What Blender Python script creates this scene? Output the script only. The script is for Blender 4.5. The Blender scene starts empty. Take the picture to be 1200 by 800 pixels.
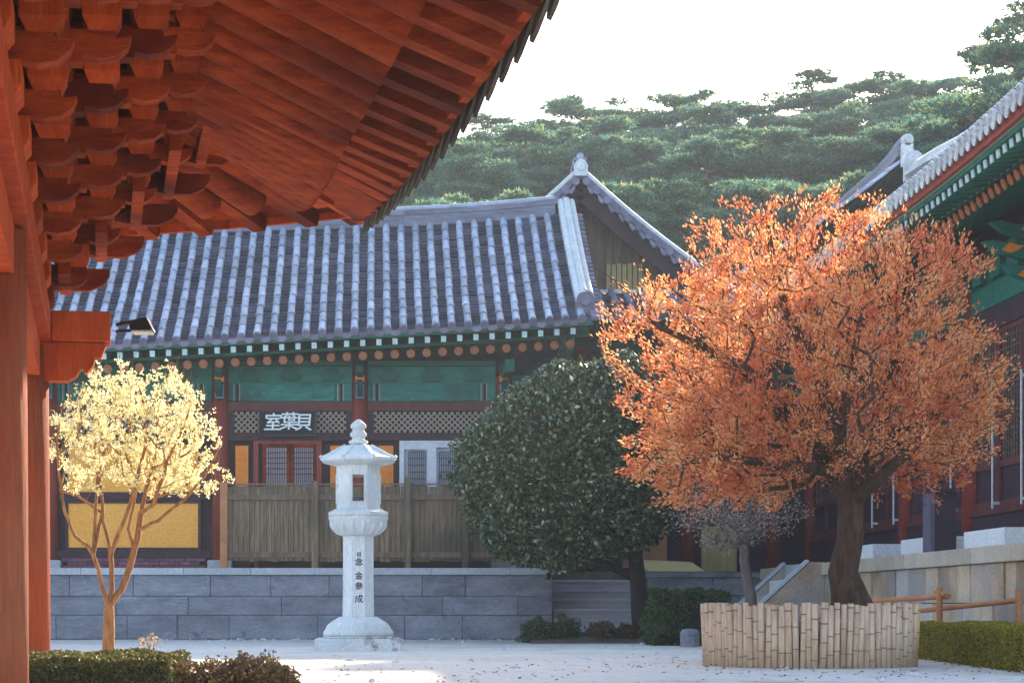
import bpy, math, random
import numpy as np
from mathutils import Vector, Matrix, noise

random.seed(7)
RNG = np.random.default_rng(7)
PI = math.pi
sc = bpy.context.scene
col = sc.collection
F = 2300.0; CX = 440.0; CY = 712.0; EYE = 0.6

def P(px, py, Y):
    return Vector(((px - CX) / F * Y, Y, EYE + (CY - py) / F * Y))

def lerp(a, b, t): return a + (b - a) * t
def clamp(x, a=0.0, b=1.0): return max(a, min(b, x))

# ------------------------------------------------------------------ objects
def tag(o, label=None, cat=None, group=None, kind=None):
    if label: o['label'] = label
    if cat: o['category'] = cat
    if group: o['group'] = group
    if kind: o['kind'] = kind
    return o

def empty(name, loc, label=None, cat=None, group=None, kind=None):
    o = bpy.data.objects.new(name, None)
    o.empty_display_size = 0.2
    col.objects.link(o); o.location = loc
    return tag(o, label, cat, group, kind)

def root_loc(o):
    l = Vector((0, 0, 0))
    while o is not None:
        l = l + Vector(o.location); o = o.parent
    return l

class MB:
    def __init__(self, T=None):
        self.v = []; self.f = []; self.T = T
    def add(self, vs, fs):
        n = len(self.v)
        if self.T: self.v.extend([self.T(p) for p in vs])
        else: self.v.extend([tuple(p) for p in vs])
        self.f.extend([tuple(i + n for i in f) for f in fs])
    def box(self, x0, x1, y0, y1, z0, z1):
        self.add([(x0,y0,z0),(x1,y0,z0),(x1,y1,z0),(x0,y1,z0),(x0,y0,z1),(x1,y0,z1),(x1,y1,z1),(x0,y1,z1)],
                 [(0,3,2,1),(4,5,6,7),(0,1,5,4),(1,2,6,5),(2,3,7,6),(3,0,4,7)])
    def beam(self, p0, p1, w, h, up=(0,0,1), w1=None, h1=None):
        p0 = Vector(p0); p1 = Vector(p1); d = (p1 - p0)
        if d.length < 1e-6: return
        d.normalize(); s = d.cross(Vector(up))
        if s.length < 1e-5: s = Vector((1,0,0))
        s.normalize(); u = s.cross(d).normalized()
        w1 = w if w1 is None else w1; h1 = h if h1 is None else h1
        vs = []
        for p, ww, hh in ((p0, w, h), (p1, w1, h1)):
            for a, b in ((-1,-1),(1,-1),(1,1),(-1,1)):
                vs.append(p + s * a * ww / 2 + u * b * hh / 2)
        self.add(vs, [(0,1,2,3),(7,6,5,4),(0,4,5,1),(1,5,6,2),(2,6,7,3),(3,7,4,0)])
    def tube(self, pts, rad, n=8, cap=True):
        pts = [Vector(p) for p in pts]
        if not hasattr(rad, '__len__'): rad = [rad] * len(pts)
        vs = []; fs = []; prev = None
        for i, p in enumerate(pts):
            d = (pts[min(i+1, len(pts)-1)] - pts[max(i-1, 0)])
            if d.length < 1e-8: d = Vector((0,0,1))
            d.normalize()
            if prev is None:
                a = Vector((1,0,0)) if abs(d.x) < .8 else Vector((0,1,0))
                s = d.cross(a).normalized()
            else:
                s = (prev - d * prev.dot(d))
                s = s.normalized() if s.length > 1e-6 else d.orthogonal().normalized()
            prev = s; t = d.cross(s)
            for k in range(n):
                a = 2 * PI * k / n
                vs.append(p + (s * math.cos(a) + t * math.sin(a)) * rad[i])
        for i in range(len(pts) - 1):
            for k in range(n):
                k2 = (k + 1) % n
                fs.append((i*n+k, i*n+k2, (i+1)*n+k2, (i+1)*n+k))
        if cap:
            fs.append(tuple(reversed(range(n)))); fs.append(tuple((len(pts)-1)*n + k for k in range(n)))
        self.add(vs, fs)
    def prism(self, poly, o, ax, ay, th):
        o = Vector(o); ax = Vector(ax); ay = Vector(ay); th = Vector(th); n = len(poly)
        vs = [o + ax*a + ay*b - th/2 for a, b in poly] + [o + ax*a + ay*b + th/2 for a, b in poly]
        fs = [tuple(reversed(range(n))), tuple(range(n, 2*n))]
        fs += [(i, (i+1) % n, n + (i+1) % n, n + i) for i in range(n)]
        self.add(vs, fs)
    def lathe(self, c, prof, n=8, ph=0.0, sx=1, sy=1):
        c = Vector(c); vs = []; fs = []
        for r, z in prof:
            for k in range(n):
                a = 2*PI*k/n + ph
                vs.append(c + Vector((r*math.cos(a)*sx, r*math.sin(a)*sy, z)))
        for i in range(len(prof)-1):
            for k in range(n):
                k2 = (k+1) % n
                fs.append((i*n+k, i*n+k2, (i+1)*n+k2, (i+1)*n+k))
        fs.append(tuple(reversed(range(n)))); fs.append(tuple((len(prof)-1)*n+k for k in range(n)))
        self.add(vs, fs)
    def quad(self, a, b, c, d): self.add([a, b, c, d], [(0,1,2,3)])
    def build(self, name, mat, parent=None, smooth=False, loc=None, bevel=0):
        me = bpy.data.meshes.new(name)
        if parent is not None: base = root_loc(parent)
        elif loc is not None: base = Vector(loc)
        else:
            a = np.array([tuple(p) for p in self.v])
            base = Vector(((a[:,0].min()+a[:,0].max())/2, (a[:,1].min()+a[:,1].max())/2, a[:,2].min()))
        vs = np.array([tuple(p) for p in self.v]) - np.array(base)
        me.from_pydata(vs.tolist(), [], self.f)
        me.materials.append(mat)
        if smooth: me.polygons.foreach_set('use_smooth', [True]*len(me.polygons))
        me.update()
        o = bpy.data.objects.new(name, me); col.objects.link(o)
        if parent is not None: o.parent = parent
        else: o.location = base
        if bevel:
            m = o.modifiers.new('bevel', 'BEVEL'); m.width = bevel; m.segments = 2; m.limit_method = 'ANGLE'
        return o

def np_mesh(name, V, Fq, mat, parent=None, loc=None, smooth=False, k=4):
    """V (n,3), Fq (m,k) arrays"""
    base = np.array(root_loc(parent)) if parent is not None else np.array(loc if loc is not None else (0,0,0))
    me = bpy.data.meshes.new(name)
    me.vertices.add(len(V)); me.vertices.foreach_set('co', (V - base).astype(np.float32).ravel())
    me.loops.add(Fq.size); me.loops.foreach_set('vertex_index', Fq.astype(np.int32).ravel())
    me.polygons.add(len(Fq))
    me.polygons.foreach_set('loop_start', np.arange(0, Fq.size, k, dtype=np.int32))
    me.polygons.foreach_set('loop_total', np.full(len(Fq), k, dtype=np.int32))
    if smooth: me.polygons.foreach_set('use_smooth', np.ones(len(Fq), dtype=bool))
    me.update(calc_edges=True); me.validate()
    me.materials.append(mat)
    o = bpy.data.objects.new(name, me); col.objects.link(o)
    if parent is not None: o.parent = parent
    else: o.location = base
    return o

def unit(n):
    v = RNG.normal(size=(n, 3)); return v / np.linalg.norm(v, axis=1)[:, None]

def leaf_arrays(C, L, W, D=None, spread=1.0, fold=0.25):
    """rhombic leaves at centres C, long axis D (random when None)"""
    n = len(C)
    d = unit(n) if D is None else D + unit(n) * spread
    d /= np.linalg.norm(d, axis=1)[:, None]
    s = np.cross(d, unit(n)); s /= np.linalg.norm(s, axis=1)[:, None]
    t = np.cross(d, s)
    L = L * RNG.uniform(.65, 1.25, n)[:, None]; W = W * RNG.uniform(.7, 1.2, n)[:, None]
    a = C - d*L/2; c = C + d*L/2
    b = C + s*W/2 + t*W*fold; e = C - s*W/2 + t*W*fold
    V = np.stack([a, b, c, e], 1).reshape(-1, 3)
    return V, np.arange(4*n).reshape(n, 4)

# ------------------------------------------------------------------ materials
def mat_new(name):
    m = bpy.data.materials.new(name); m.use_nodes = True
    nt = m.node_tree; nt.nodes.clear()
    out = nt.nodes.new('ShaderNodeOutputMaterial')
    return m, nt, out

def N(nt, t, **kw):
    n = nt.nodes.new(t)
    for k, v in kw.items():
        if k in n.inputs: n.inputs[k].default_value = v
        else: setattr(n, k, v)
    return n

def ramp(nt, fac, stops):
    r = nt.nodes.new('ShaderNodeValToRGB'); cr = r.color_ramp
    while len(cr.elements) < len(stops): cr.elements.new(.5)
    for e, (p, c) in zip(cr.elements, stops):
        e.position = p; e.color = (*c, 1)
    nt.links.new(fac, r.inputs[0]); return r.outputs[0]

def mix(nt, f, a, b, mode='MIX'):
    m = nt.nodes.new('ShaderNodeMix'); m.data_type = 'RGBA'; m.blend_type = mode
    for s, v in ((m.inputs[0], f), (m.inputs[6], a), (m.inputs[7], b)):
        if hasattr(v, 'is_linked'): nt.links.new(v, s)
        elif isinstance(v, (int, float)): s.default_value = v
        else: s.default_value = (*v, 1)
    return m.outputs[2]

def surf_mat(name, c1, c2, scale=3.0, stretch=(1,1,1), rough=.8, bump=.3, fine=30.0, island=0.0, spots=None, spec=.3, bdist=.02, c3=None, spot_scale=6.0, spot_cut=.6):
    """two-tone noise surface, optional per-piece value change, spots and bump"""
    m, nt, out = mat_new(name)
    tc = N(nt, 'ShaderNodeTexCoord'); mp = N(nt, 'ShaderNodeMapping'); mp.inputs['Scale'].default_value = stretch
    nt.links.new(tc.outputs['Object'], mp.inputs[0])
    n1 = N(nt, 'ShaderNodeTexNoise', Scale=scale, Detail=6.0, Roughness=.6); nt.links.new(mp.outputs[0], n1.inputs[0])
    n2 = N(nt, 'ShaderNodeTexNoise', Scale=fine, Detail=5.0, Roughness=.7); nt.links.new(mp.outputs[0], n2.inputs[0])
    c = ramp(nt, n1.outputs[0], [(.3, c1), (.7, c2)])
    if c3 is not None:
        n4 = N(nt, 'ShaderNodeTexNoise', Scale=scale*.37, Detail=3.0); nt.links.new(tc.outputs['Object'], n4.inputs[0])
        f = N(nt, 'ShaderNodeMapRange'); f.inputs[1].default_value = .45; f.inputs[2].default_value = .65
        nt.links.new(n4.outputs[0], f.inputs[0]); c = mix(nt, f.outputs[0], c, c3)
    g = ramp(nt, n2.outputs[0], [(.25, (.55,.55,.55)), (.75, (1.25,1.25,1.25))])
    c = mix(nt, .7, c, g, 'MULTIPLY')
    if island:
        ge = N(nt, 'ShaderNodeNewGeometry')
        gi = ramp(nt, ge.outputs['Random Per Island'], [(0, (1-island,)*3), (1, (1+island,)*3)])
        c = mix(nt, 1.0, c, gi, 'MULTIPLY')
    if spots is not None:
        n3 = N(nt, 'ShaderNodeTexNoise', Scale=spot_scale, Detail=8.0, Roughness=.7); nt.links.new(tc.outputs['Object'], n3.inputs[0])
        f = N(nt, 'ShaderNodeMapRange'); f.inputs[1].default_value = spot_cut; f.inputs[2].default_value = spot_cut+.08
        nt.links.new(n3.outputs[0], f.inputs[0]); c = mix(nt, f.outputs[0], c, spots)
    b = N(nt, 'ShaderNodeBsdfPrincipled', Roughness=rough); b.inputs['Specular IOR Level'].default_value = spec
    nt.links.new(c, b.inputs['Base Color'])
    if bump:
        bp = N(nt, 'ShaderNodeBump', Strength=bump, Distance=bdist); nt.links.new(n2.outputs[0], bp.inputs['Height'])
        nt.links.new(bp.outputs[0], b.inputs['Normal'])
    nt.links.new(b.outputs[0], out.inputs[0]); return m

def leaf_mat(name, stops, transl=.35, rough=.6, spec=.3, patch=None, patch_scale=1.2):
    m, nt, out = mat_new(name)
    ge = N(nt, 'ShaderNodeNewGeometry')
    c = ramp(nt, ge.outputs['Random Per Island'], stops)
    if patch:
        tc = N(nt, 'ShaderNodeTexCoord'); n1 = N(nt, 'ShaderNodeTexNoise', Scale=patch_scale, Detail=3.0)
        nt.links.new(tc.outputs['Object'], n1.inputs[0])
        f = N(nt, 'ShaderNodeMapRange'); f.inputs[1].default_value = .42; f.inputs[2].default_value = .62; f.inputs[4].default_value = .6
        nt.links.new(n1.outputs[0], f.inputs[0]); c = mix(nt, f.outputs[0], c, patch)
    b = N(nt, 'ShaderNodeBsdfPrincipled', Roughness=rough); b.inputs['Specular IOR Level'].default_value = spec
    nt.links.new(c, b.inputs['Base Color'])
    t = N(nt, 'ShaderNodeBsdfTranslucent'); nt.links.new(c, t.inputs[0])
    ms = N(nt, 'ShaderNodeMixShader'); ms.inputs[0].default_value = transl
    nt.links.new(b.outputs[0], ms.inputs[1]); nt.links.new(t.outputs[0], ms.inputs[2])
    nt.links.new(ms.outputs[0], out.inputs[0]); return m

M = {}
M['red_wood'] = surf_mat('red_wood', (.18,.014,.002), (.42,.066,.009), 2.2, (.7,5,5), .7, .8, 14, .42, c3=(.10,.009,.002), spec=.10)
M['red_beam'] = surf_mat('red_beam', (.32,.032,.005), (.52,.085,.016), 1.5, (6,6,.8), .7, .6, 8, .22, spots=(.16,.04,.02), spec=.12, spot_scale=2.5, spot_cut=.62)
M['old_column'] = surf_mat('old_column', (.22,.026,.006), (.38,.07,.022), 1.2, (7,7,.5), .8, .9, 7, 0, c3=(.26,.10,.055), spec=.1)
M['cut_end'] = surf_mat('cut_end', (.66,.26,.1), (.78,.36,.16), 6, rough=.75, island=.2)
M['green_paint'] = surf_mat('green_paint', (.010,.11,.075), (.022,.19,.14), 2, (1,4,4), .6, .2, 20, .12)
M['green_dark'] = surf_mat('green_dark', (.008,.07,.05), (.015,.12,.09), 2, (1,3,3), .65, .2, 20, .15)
M['teal'] = surf_mat('teal', (.010,.12,.105), (.03,.24,.20), 3, (.8,1,5), .65, .3, 8, .1, c3=(.012,.09,.075), spots=(.06,.22,.18), spot_scale=4, spot_cut=.6)
M['green_line'] = surf_mat('green_line', (.30,.42,.30), (.42,.5,.36), 4, rough=.6, bump=0)
M['maroon'] = surf_mat('maroon', (.09,.02,.022), (.15,.035,.03), 2, (4,4,1), .6, .25, 14, .12)
M['maroon_dark'] = surf_mat('maroon_dark', (.035,.015,.025), (.06,.025,.035), 2, (1,1,1), .7, .2, 14, .15)
M['red_column'] = surf_mat('red_column', (.20,.025,.018), (.30,.05,.035), 1.5, (5,5,.7), .55, .25, 10)
M['rust_band'] = surf_mat('rust_band', (.34,.055,.03), (.45,.09,.05), 3, rough=.65)
M['ochre'] = surf_mat('ochre', (.95,.40,.06), (.97,.47,.10), 1.6, rough=.85, bump=.1, spots=(.80,.25,.05), spot_scale=1.5, spot_cut=.63)
M['painted_sun_clay'] = surf_mat('painted_sun_clay', (.85,.62,.25), (.92,.72,.34), 3)  # sunlight put into a bright yellow clay colour
M['orange_paint'] = surf_mat('orange_paint', (.75,.20,.02), (.82,.27,.04), 3, rough=.7, bump=.1)
M['orange_dim'] = surf_mat('orange_dim', (.45,.14,.05), (.55,.2,.08), 6, rough=.7, bump=.1, island=.3)
M['blue_paint'] = surf_mat('blue_paint', (.12,.22,.42), (.2,.35,.5), 6, rough=.6, bump=.1, island=.3)
M['pale_paint'] = surf_mat('pale_paint', (.42,.62,.62), (.6,.75,.74), 8, rough=.6, bump=.1, island=.25)
M['white_frame'] = surf_mat('white_frame', (.6,.62,.68), (.72,.74,.78), 4, rough=.5, bump=.1)
M['lattice_tan'] = surf_mat('lattice_tan', (.30,.23,.18), (.40,.31,.25), 6, rough=.7, bump=.1)
M['paper'] = surf_mat('paper', (.40,.40,.46), (.5,.5,.56), 3, rough=.9, bump=.05)
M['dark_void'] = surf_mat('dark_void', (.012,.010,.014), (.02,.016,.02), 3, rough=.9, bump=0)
M['tile_pan'] = surf_mat('tile_pan', (.055,.055,.095), (.17,.17,.25), 2.5, rough=.32, bump=.2, fine=25, island=.45, spec=.55)
M['tile_cap'] = surf_mat('tile_cap', (.20,.24,.34), (.42,.47,.58), 3.5, rough=.4, bump=.3, fine=20, island=.30, spec=.6, spots=(.42,.47,.50), spot_scale=5, spot_cut=.58)
M['tile_end'] = surf_mat('tile_end', (.15,.14,.2), (.24,.22,.30), 5, rough=.55, bump=.3, fine=40, island=.3)
M['tile_old'] = surf_mat('tile_old', (.035,.032,.028), (.09,.085,.07), 6, rough=.75, bump=.4, fine=40, island=.4)
M['ridge'] = surf_mat('ridge', (.12,.12,.17), (.22,.22,.29), 3, (1,1,8), .55, .3, 14, .2)
M['mortar_glare'] = surf_mat('mortar_glare', (.50,.54,.57), (.68,.71,.72), 4, rough=.6, bump=.3, fine=18, island=.18)  # mortar tone; also painted sun glare on the side hall roof
M['gable_wood'] = surf_mat('gable_wood', (.13,.08,.06), (.24,.15,.10), 2, (6,6,.6), .8, .4, 9, .4)
M['gable_pale'] = surf_mat('gable_pale', (.42,.30,.12), (.5,.38,.18), 2, (6,6,.6), .8, .4, 9, .3)
M['fence_wood'] = surf_mat('fence_wood', (.10,.062,.035), (.30,.205,.13), 2, (8,8,.5), .85, .6, 8, .65, c3=(.09,.075,.05))
M['granite'] = surf_mat('granite', (.20,.20,.25), (.38,.38,.44), 2.2, (.6,1,1.6), rough=.9, bump=1.0, fine=16, island=.16, bdist=.05, spots=(.13,.13,.17), spot_scale=2.2, spot_cut=.60)
M['granite_cap'] = surf_mat('granite_cap', (.44,.46,.50), (.54,.56,.60), 2, rough=.8, bump=.3, fine=25, island=.12)
M['warm_stone'] = surf_mat('warm_stone', (.36,.25,.17), (.66,.50,.34), 1.8, rough=.85, bump=.5, fine=22, island=.28, bdist=.03, c3=(.40,.37,.35))
M['warm_cap'] = surf_mat('warm_cap', (.44,.37,.29), (.60,.52,.41), 2, rough=.8, bump=.35, fine=25, island=.2)
M['white_stone'] = surf_mat('white_stone', (.76,.79,.80), (.85,.86,.86), 2, rough=.7, bump=.15)
M['lantern_stone'] = surf_mat('lantern_stone', (.66,.70,.71), (.82,.85,.85), 3, (3,3,.5), .8, .4, 24, c3=(.62,.66,.64), spots=(.42,.45,.43), spot_scale=5, spot_cut=.64)
M['plinth_stone'] = surf_mat('plinth_stone', (.62,.66,.68), (.74,.76,.77), 3, rough=.8, bump=.4, fine=25, spots=(.26,.15,.14), spot_scale=2.2, spot_cut=.54)
M['step_stone'] = surf_mat('step_stone', (.38,.37,.42), (.50,.48,.54), 2, (.6,3,3), .85, .35, 22, .12)
M['brick_plinth'] = surf_mat('brick_plinth', (.14,.06,.09), (.22,.09,.12), 8, rough=.85, bump=.4, island=.3)
M['sand'] = surf_mat('sand', (.66,.63,.58), (.80,.77,.72), .6, rough=.95, bump=.6, fine=11, c3=(.60,.55,.48), spots=(.50,.45,.39), spot_scale=1.1, spot_cut=.58, bdist=.04)
M['soil'] = surf_mat('soil', (.10,.08,.06), (.2,.17,.14), 3, rough=.95, bump=.8, fine=20, bdist=.06)
M['hill'] = surf_mat('hill', (.03,.045,.02), (.08,.075,.04), .6, rough=.95, bump=.8, fine=5, bdist=.3)
M['bamboo'] = surf_mat('bamboo', (.50,.31,.19), (.74,.54,.38), 3, (6,6,.7), .5, .2, 10, .3, spec=.4)
M['bamboo_node'] = surf_mat('bamboo_node', (.24,.15,.09), (.36,.24,.15), 5, rough=.6, bump=.1, island=.2)
M['bamboo_orange'] = surf_mat('bamboo_orange', (.62,.32,.12), (.74,.42,.18), 3, (6,6,.7), .5, .2, 10, .1)
M['rail_wood'] = surf_mat('rail_wood', (.40,.15,.06), (.56,.24,.11), 3, rough=.7, bump=.3, island=.2)
M['bark_dark'] = surf_mat('bark_dark', (.045,.024,.016), (.16,.085,.055), 5, (3,3,.9), .9, 1.0, 9, bdist=.09)
M['bark_black'] = surf_mat('bark_black', (.02,.014,.012), (.05,.035,.03), 4, (3,3,.8), .9, .6, 12)
M['bark_orange'] = surf_mat('bark_orange', (.20,.07,.025), (.50,.23,.08), 7, (3,3,.8), .8, .9, 12, bdist=.03)
M['bark_grey'] = surf_mat('bark_grey', (.10,.07,.065), (.2,.15,.14), 5, (3,3,.8), .85, .6, 14)
M['bark_pine'] = surf_mat('bark_pine', (.16,.08,.05), (.3,.15,.09), 3, (3,3,.8), .9, .5, 10)
M['black_metal'] = surf_mat('black_metal', (.01,.01,.012), (.02,.02,.022), 5, rough=.4, bump=.05)
M['steel'] = surf_mat('steel', (.55,.58,.62), (.66,.68,.7), 6, rough=.4, bump=0)
M['lens'] = surf_mat('lens', (.5,.5,.48), (.62,.62,.6), 6, rough=.2, bump=0, spec=.6)
M['ink'] = surf_mat('ink', (.010,.010,.012), (.02,.02,.022), 5, rough=.8, bump=0)
M['sign_white'] = surf_mat('sign_white', (.78,.84,.86), (.86,.9,.9), 9, rough=.6, bump=0)
M['box_dark'] = surf_mat('box_dark', (.035,.018,.035), (.06,.03,.05), 3, rough=.5, bump=.1)
M['box_side'] = surf_mat('box_side', (.09,.08,.12), (.15,.13,.18), 3, (3,3,.5), .6, .1)
M['leaf_orange'] = leaf_mat('leaf_orange', [(0,(.58,.14,.045)),(.3,(.86,.31,.09)),(.65,(.94,.48,.19)),(.93,(.96,.66,.38)),(1,(.35,.09,.06))], .5, .6, .2, patch=(.66,.12,.06), patch_scale=1.3)
M['leaf_yellow'] = leaf_mat('leaf_yellow', [(0,(.92,.80,.32)),(.4,(.95,.88,.50)),(.8,(.95,.90,.62)),(1,(.93,.9,.75))], .45, .5, .2)
M['leaf_dark'] = leaf_mat('leaf_dark', [(0,(.010,.028,.007)),(.45,(.030,.070,.018)),(.78,(.10,.14,.035)),(.90,(.18,.21,.07)),(.925,(.35,.17,.04)),(.95,(.10,.16,.10)),(1,(.75,.75,.55))], .12, .26, .8)  # palest leaves are painted light glints, orange ones are leaf colour
M['leaf_hedge'] = leaf_mat('leaf_hedge', [(0,(.05,.07,.015)),(.5,(.10,.11,.025)),(.85,(.17,.15,.035)),(1,(.26,.15,.05))], .3, .6, .3)
M['leaf_hedge_gold'] = leaf_mat('leaf_hedge_gold', [(0,(.13,.13,.015)),(.5,(.30,.27,.02)),(1,(.55,.42,.04))], .35, .6, .3)
M['leaf_rust'] = leaf_mat('leaf_rust', [(0,(.10,.05,.025)),(.5,(.2,.10,.05)),(1,(.14,.14,.05))], .3, .7, .2)
M['leaf_green'] = leaf_mat('leaf_green', [(0,(.03,.06,.015)),(.5,(.06,.11,.025)),(1,(.13,.17,.05))], .3, .5, .4)
M['leaf_grey'] = leaf_mat('leaf_grey', [(0,(.34,.27,.22)),(.5,(.5,.42,.35)),(1,(.6,.36,.22))], .3, .8, .1)
M['needles'] = leaf_mat('needles', [(0,(.045,.15,.13)),(.5,(.08,.22,.18)),(.8,(.22,.31,.13)),(1,(.52,.46,.17))], .58, .7, .2)  # haze teal and yellow sun rim put into the needle colours

# ------------------------------------------------------------------ camera, light
cam = bpy.data.cameras.new('camera'); co = bpy.data.objects.new('camera', cam); col.objects.link(co)
co.location = (0, 0, EYE); co.rotation_euler = (PI/2, 0, 0)
cam.sensor_width = 36; cam.lens = F/1200*36; cam.shift_x = (600-CX)/1200; cam.shift_y = (CY-400)/1200
cam.clip_end = 2000; cam.clip_start = .1
sc.camera = co

SUN_AZ = math.radians(25); SUN_EL = math.radians(22)     # azimuth to the right of straight ahead
w = bpy.data.worlds.new('World'); sc.world = w; w.use_nodes = True
nt = w.node_tree; nt.nodes.clear()
wo = nt.nodes.new('ShaderNodeOutputWorld'); bg = nt.nodes.new('ShaderNodeBackground')
sk = nt.nodes.new('ShaderNodeTexSky'); sk.sky_type = 'NISHITA'; sk.sun_disc = False
sk.sun_elevation = SUN_EL; sk.sun_rotation = SUN_AZ; sk.altitude = 200; sk.air_density = 1.0; sk.dust_density = 2.2; sk.ozone_density = 1.2
bg.inputs[1].default_value = .15
nt.links.new(sk.outputs[0], bg.inputs[0]); nt.links.new(bg.outputs[0], wo.inputs[0])
sd = bpy.data.lights.new('sun', 'SUN'); so = bpy.data.objects.new('sun', sd); col.objects.link(so)
sd.energy = 5.0; sd.angle = math.radians(.6); sd.color = (1, .86, .66)
sv = Vector((math.sin(SUN_AZ)*math.cos(SUN_EL), math.cos(SUN_AZ)*math.cos(SUN_EL), math.sin(SUN_EL)))
so.rotation_euler = sv.to_track_quat('Z', 'Y').to_euler()
so.location = sv * 60
sc.view_settings.view_transform = 'Standard'; sc.view_settings.look = 'None'
sc.view_settings.exposure = 1.85; sc.view_settings.gamma = 1.0

# ------------------------------------------------------------------ ground, hill
def hz(x, y):
    z = 0.33 * max(0, y - 58) * (1 - clamp((y-110)/90)*.4)
    z += max(0, x - 12) * .10 * clamp((y - 50) / 12)
    z += noise.noise(Vector((x*.05, y*.05, 0))) * 1.5 * clamp((y - 56) / 10)
    return 1.30 + z

g = MB()
xs = [-400,-120,-60,-30] + [(-20 + i*.8) for i in range(51)] + [30,60,120,400]
ys = [-200,-60,-20,-5] + [i*.8 for i in range(0, 49)] + [50,80,200,700]
vs = [(x, y, (.012*noise.noise(Vector((x*.8, y*.8, 3))) if (-20<=x<=20 and 0<=y<=38) else 0) - (0 if y < 60 else .3)) for y in ys for x in xs]
nx = len(xs); fs = [(j*nx+i, j*nx+i+1, (j+1)*nx+i+1, (j+1)*nx+i) for j in range(len(ys)-1) for i in range(nx-1)]
g.add(vs, fs); tag(g.build('ground', M['sand'], smooth=True), kind='structure')
g = MB(); n = 46
xs = [-110 + 240*i/n for i in range(n+1)]; ys = [48 + 150*(j/30)**1.2 for j in range(31)]
vs = [(x, y, hz(x, y)) for y in ys for x in xs]; nx = n+1
g.add(vs, [(j*nx+i, j*nx+i+1, (j+1)*nx+i+1, (j+1)*nx+i) for j in range(30) for i in range(n)])
tag(g.build('hill', M['hill'], smooth=True), kind='structure')
# soil bed along the foot of the terrace (low mound)
g = MB(); vs = []; fs = []
nxx, nyy = 40, 8
for j in range(nyy+1):
    for i in range(nxx+1):
        x = 2.6 + 4.6*i/nxx; y = 33.2 + 4.05*j/nyy
        e = min(i/3, (nxx-i)/3, j/2, 1.0)
        vs.append((x, y + (.25*noise.noise(Vector((x,0,5))) if j == 0 else 0), .012 + (.16*e if e > 0 else -.03) * (.8 + .5*noise.noise(Vector((x*1.7, y*1.7, 1))))))
fs = [(j*(nxx+1)+i, j*(nxx+1)+i+1, (j+1)*(nxx+1)+i+1, (j+1)*(nxx+1)+i) for j in range(nyy) for i in range(nxx)]
g.add(vs, fs); tag(g.build('soil_bed', M['soil'], smooth=True), kind='structure')

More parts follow.
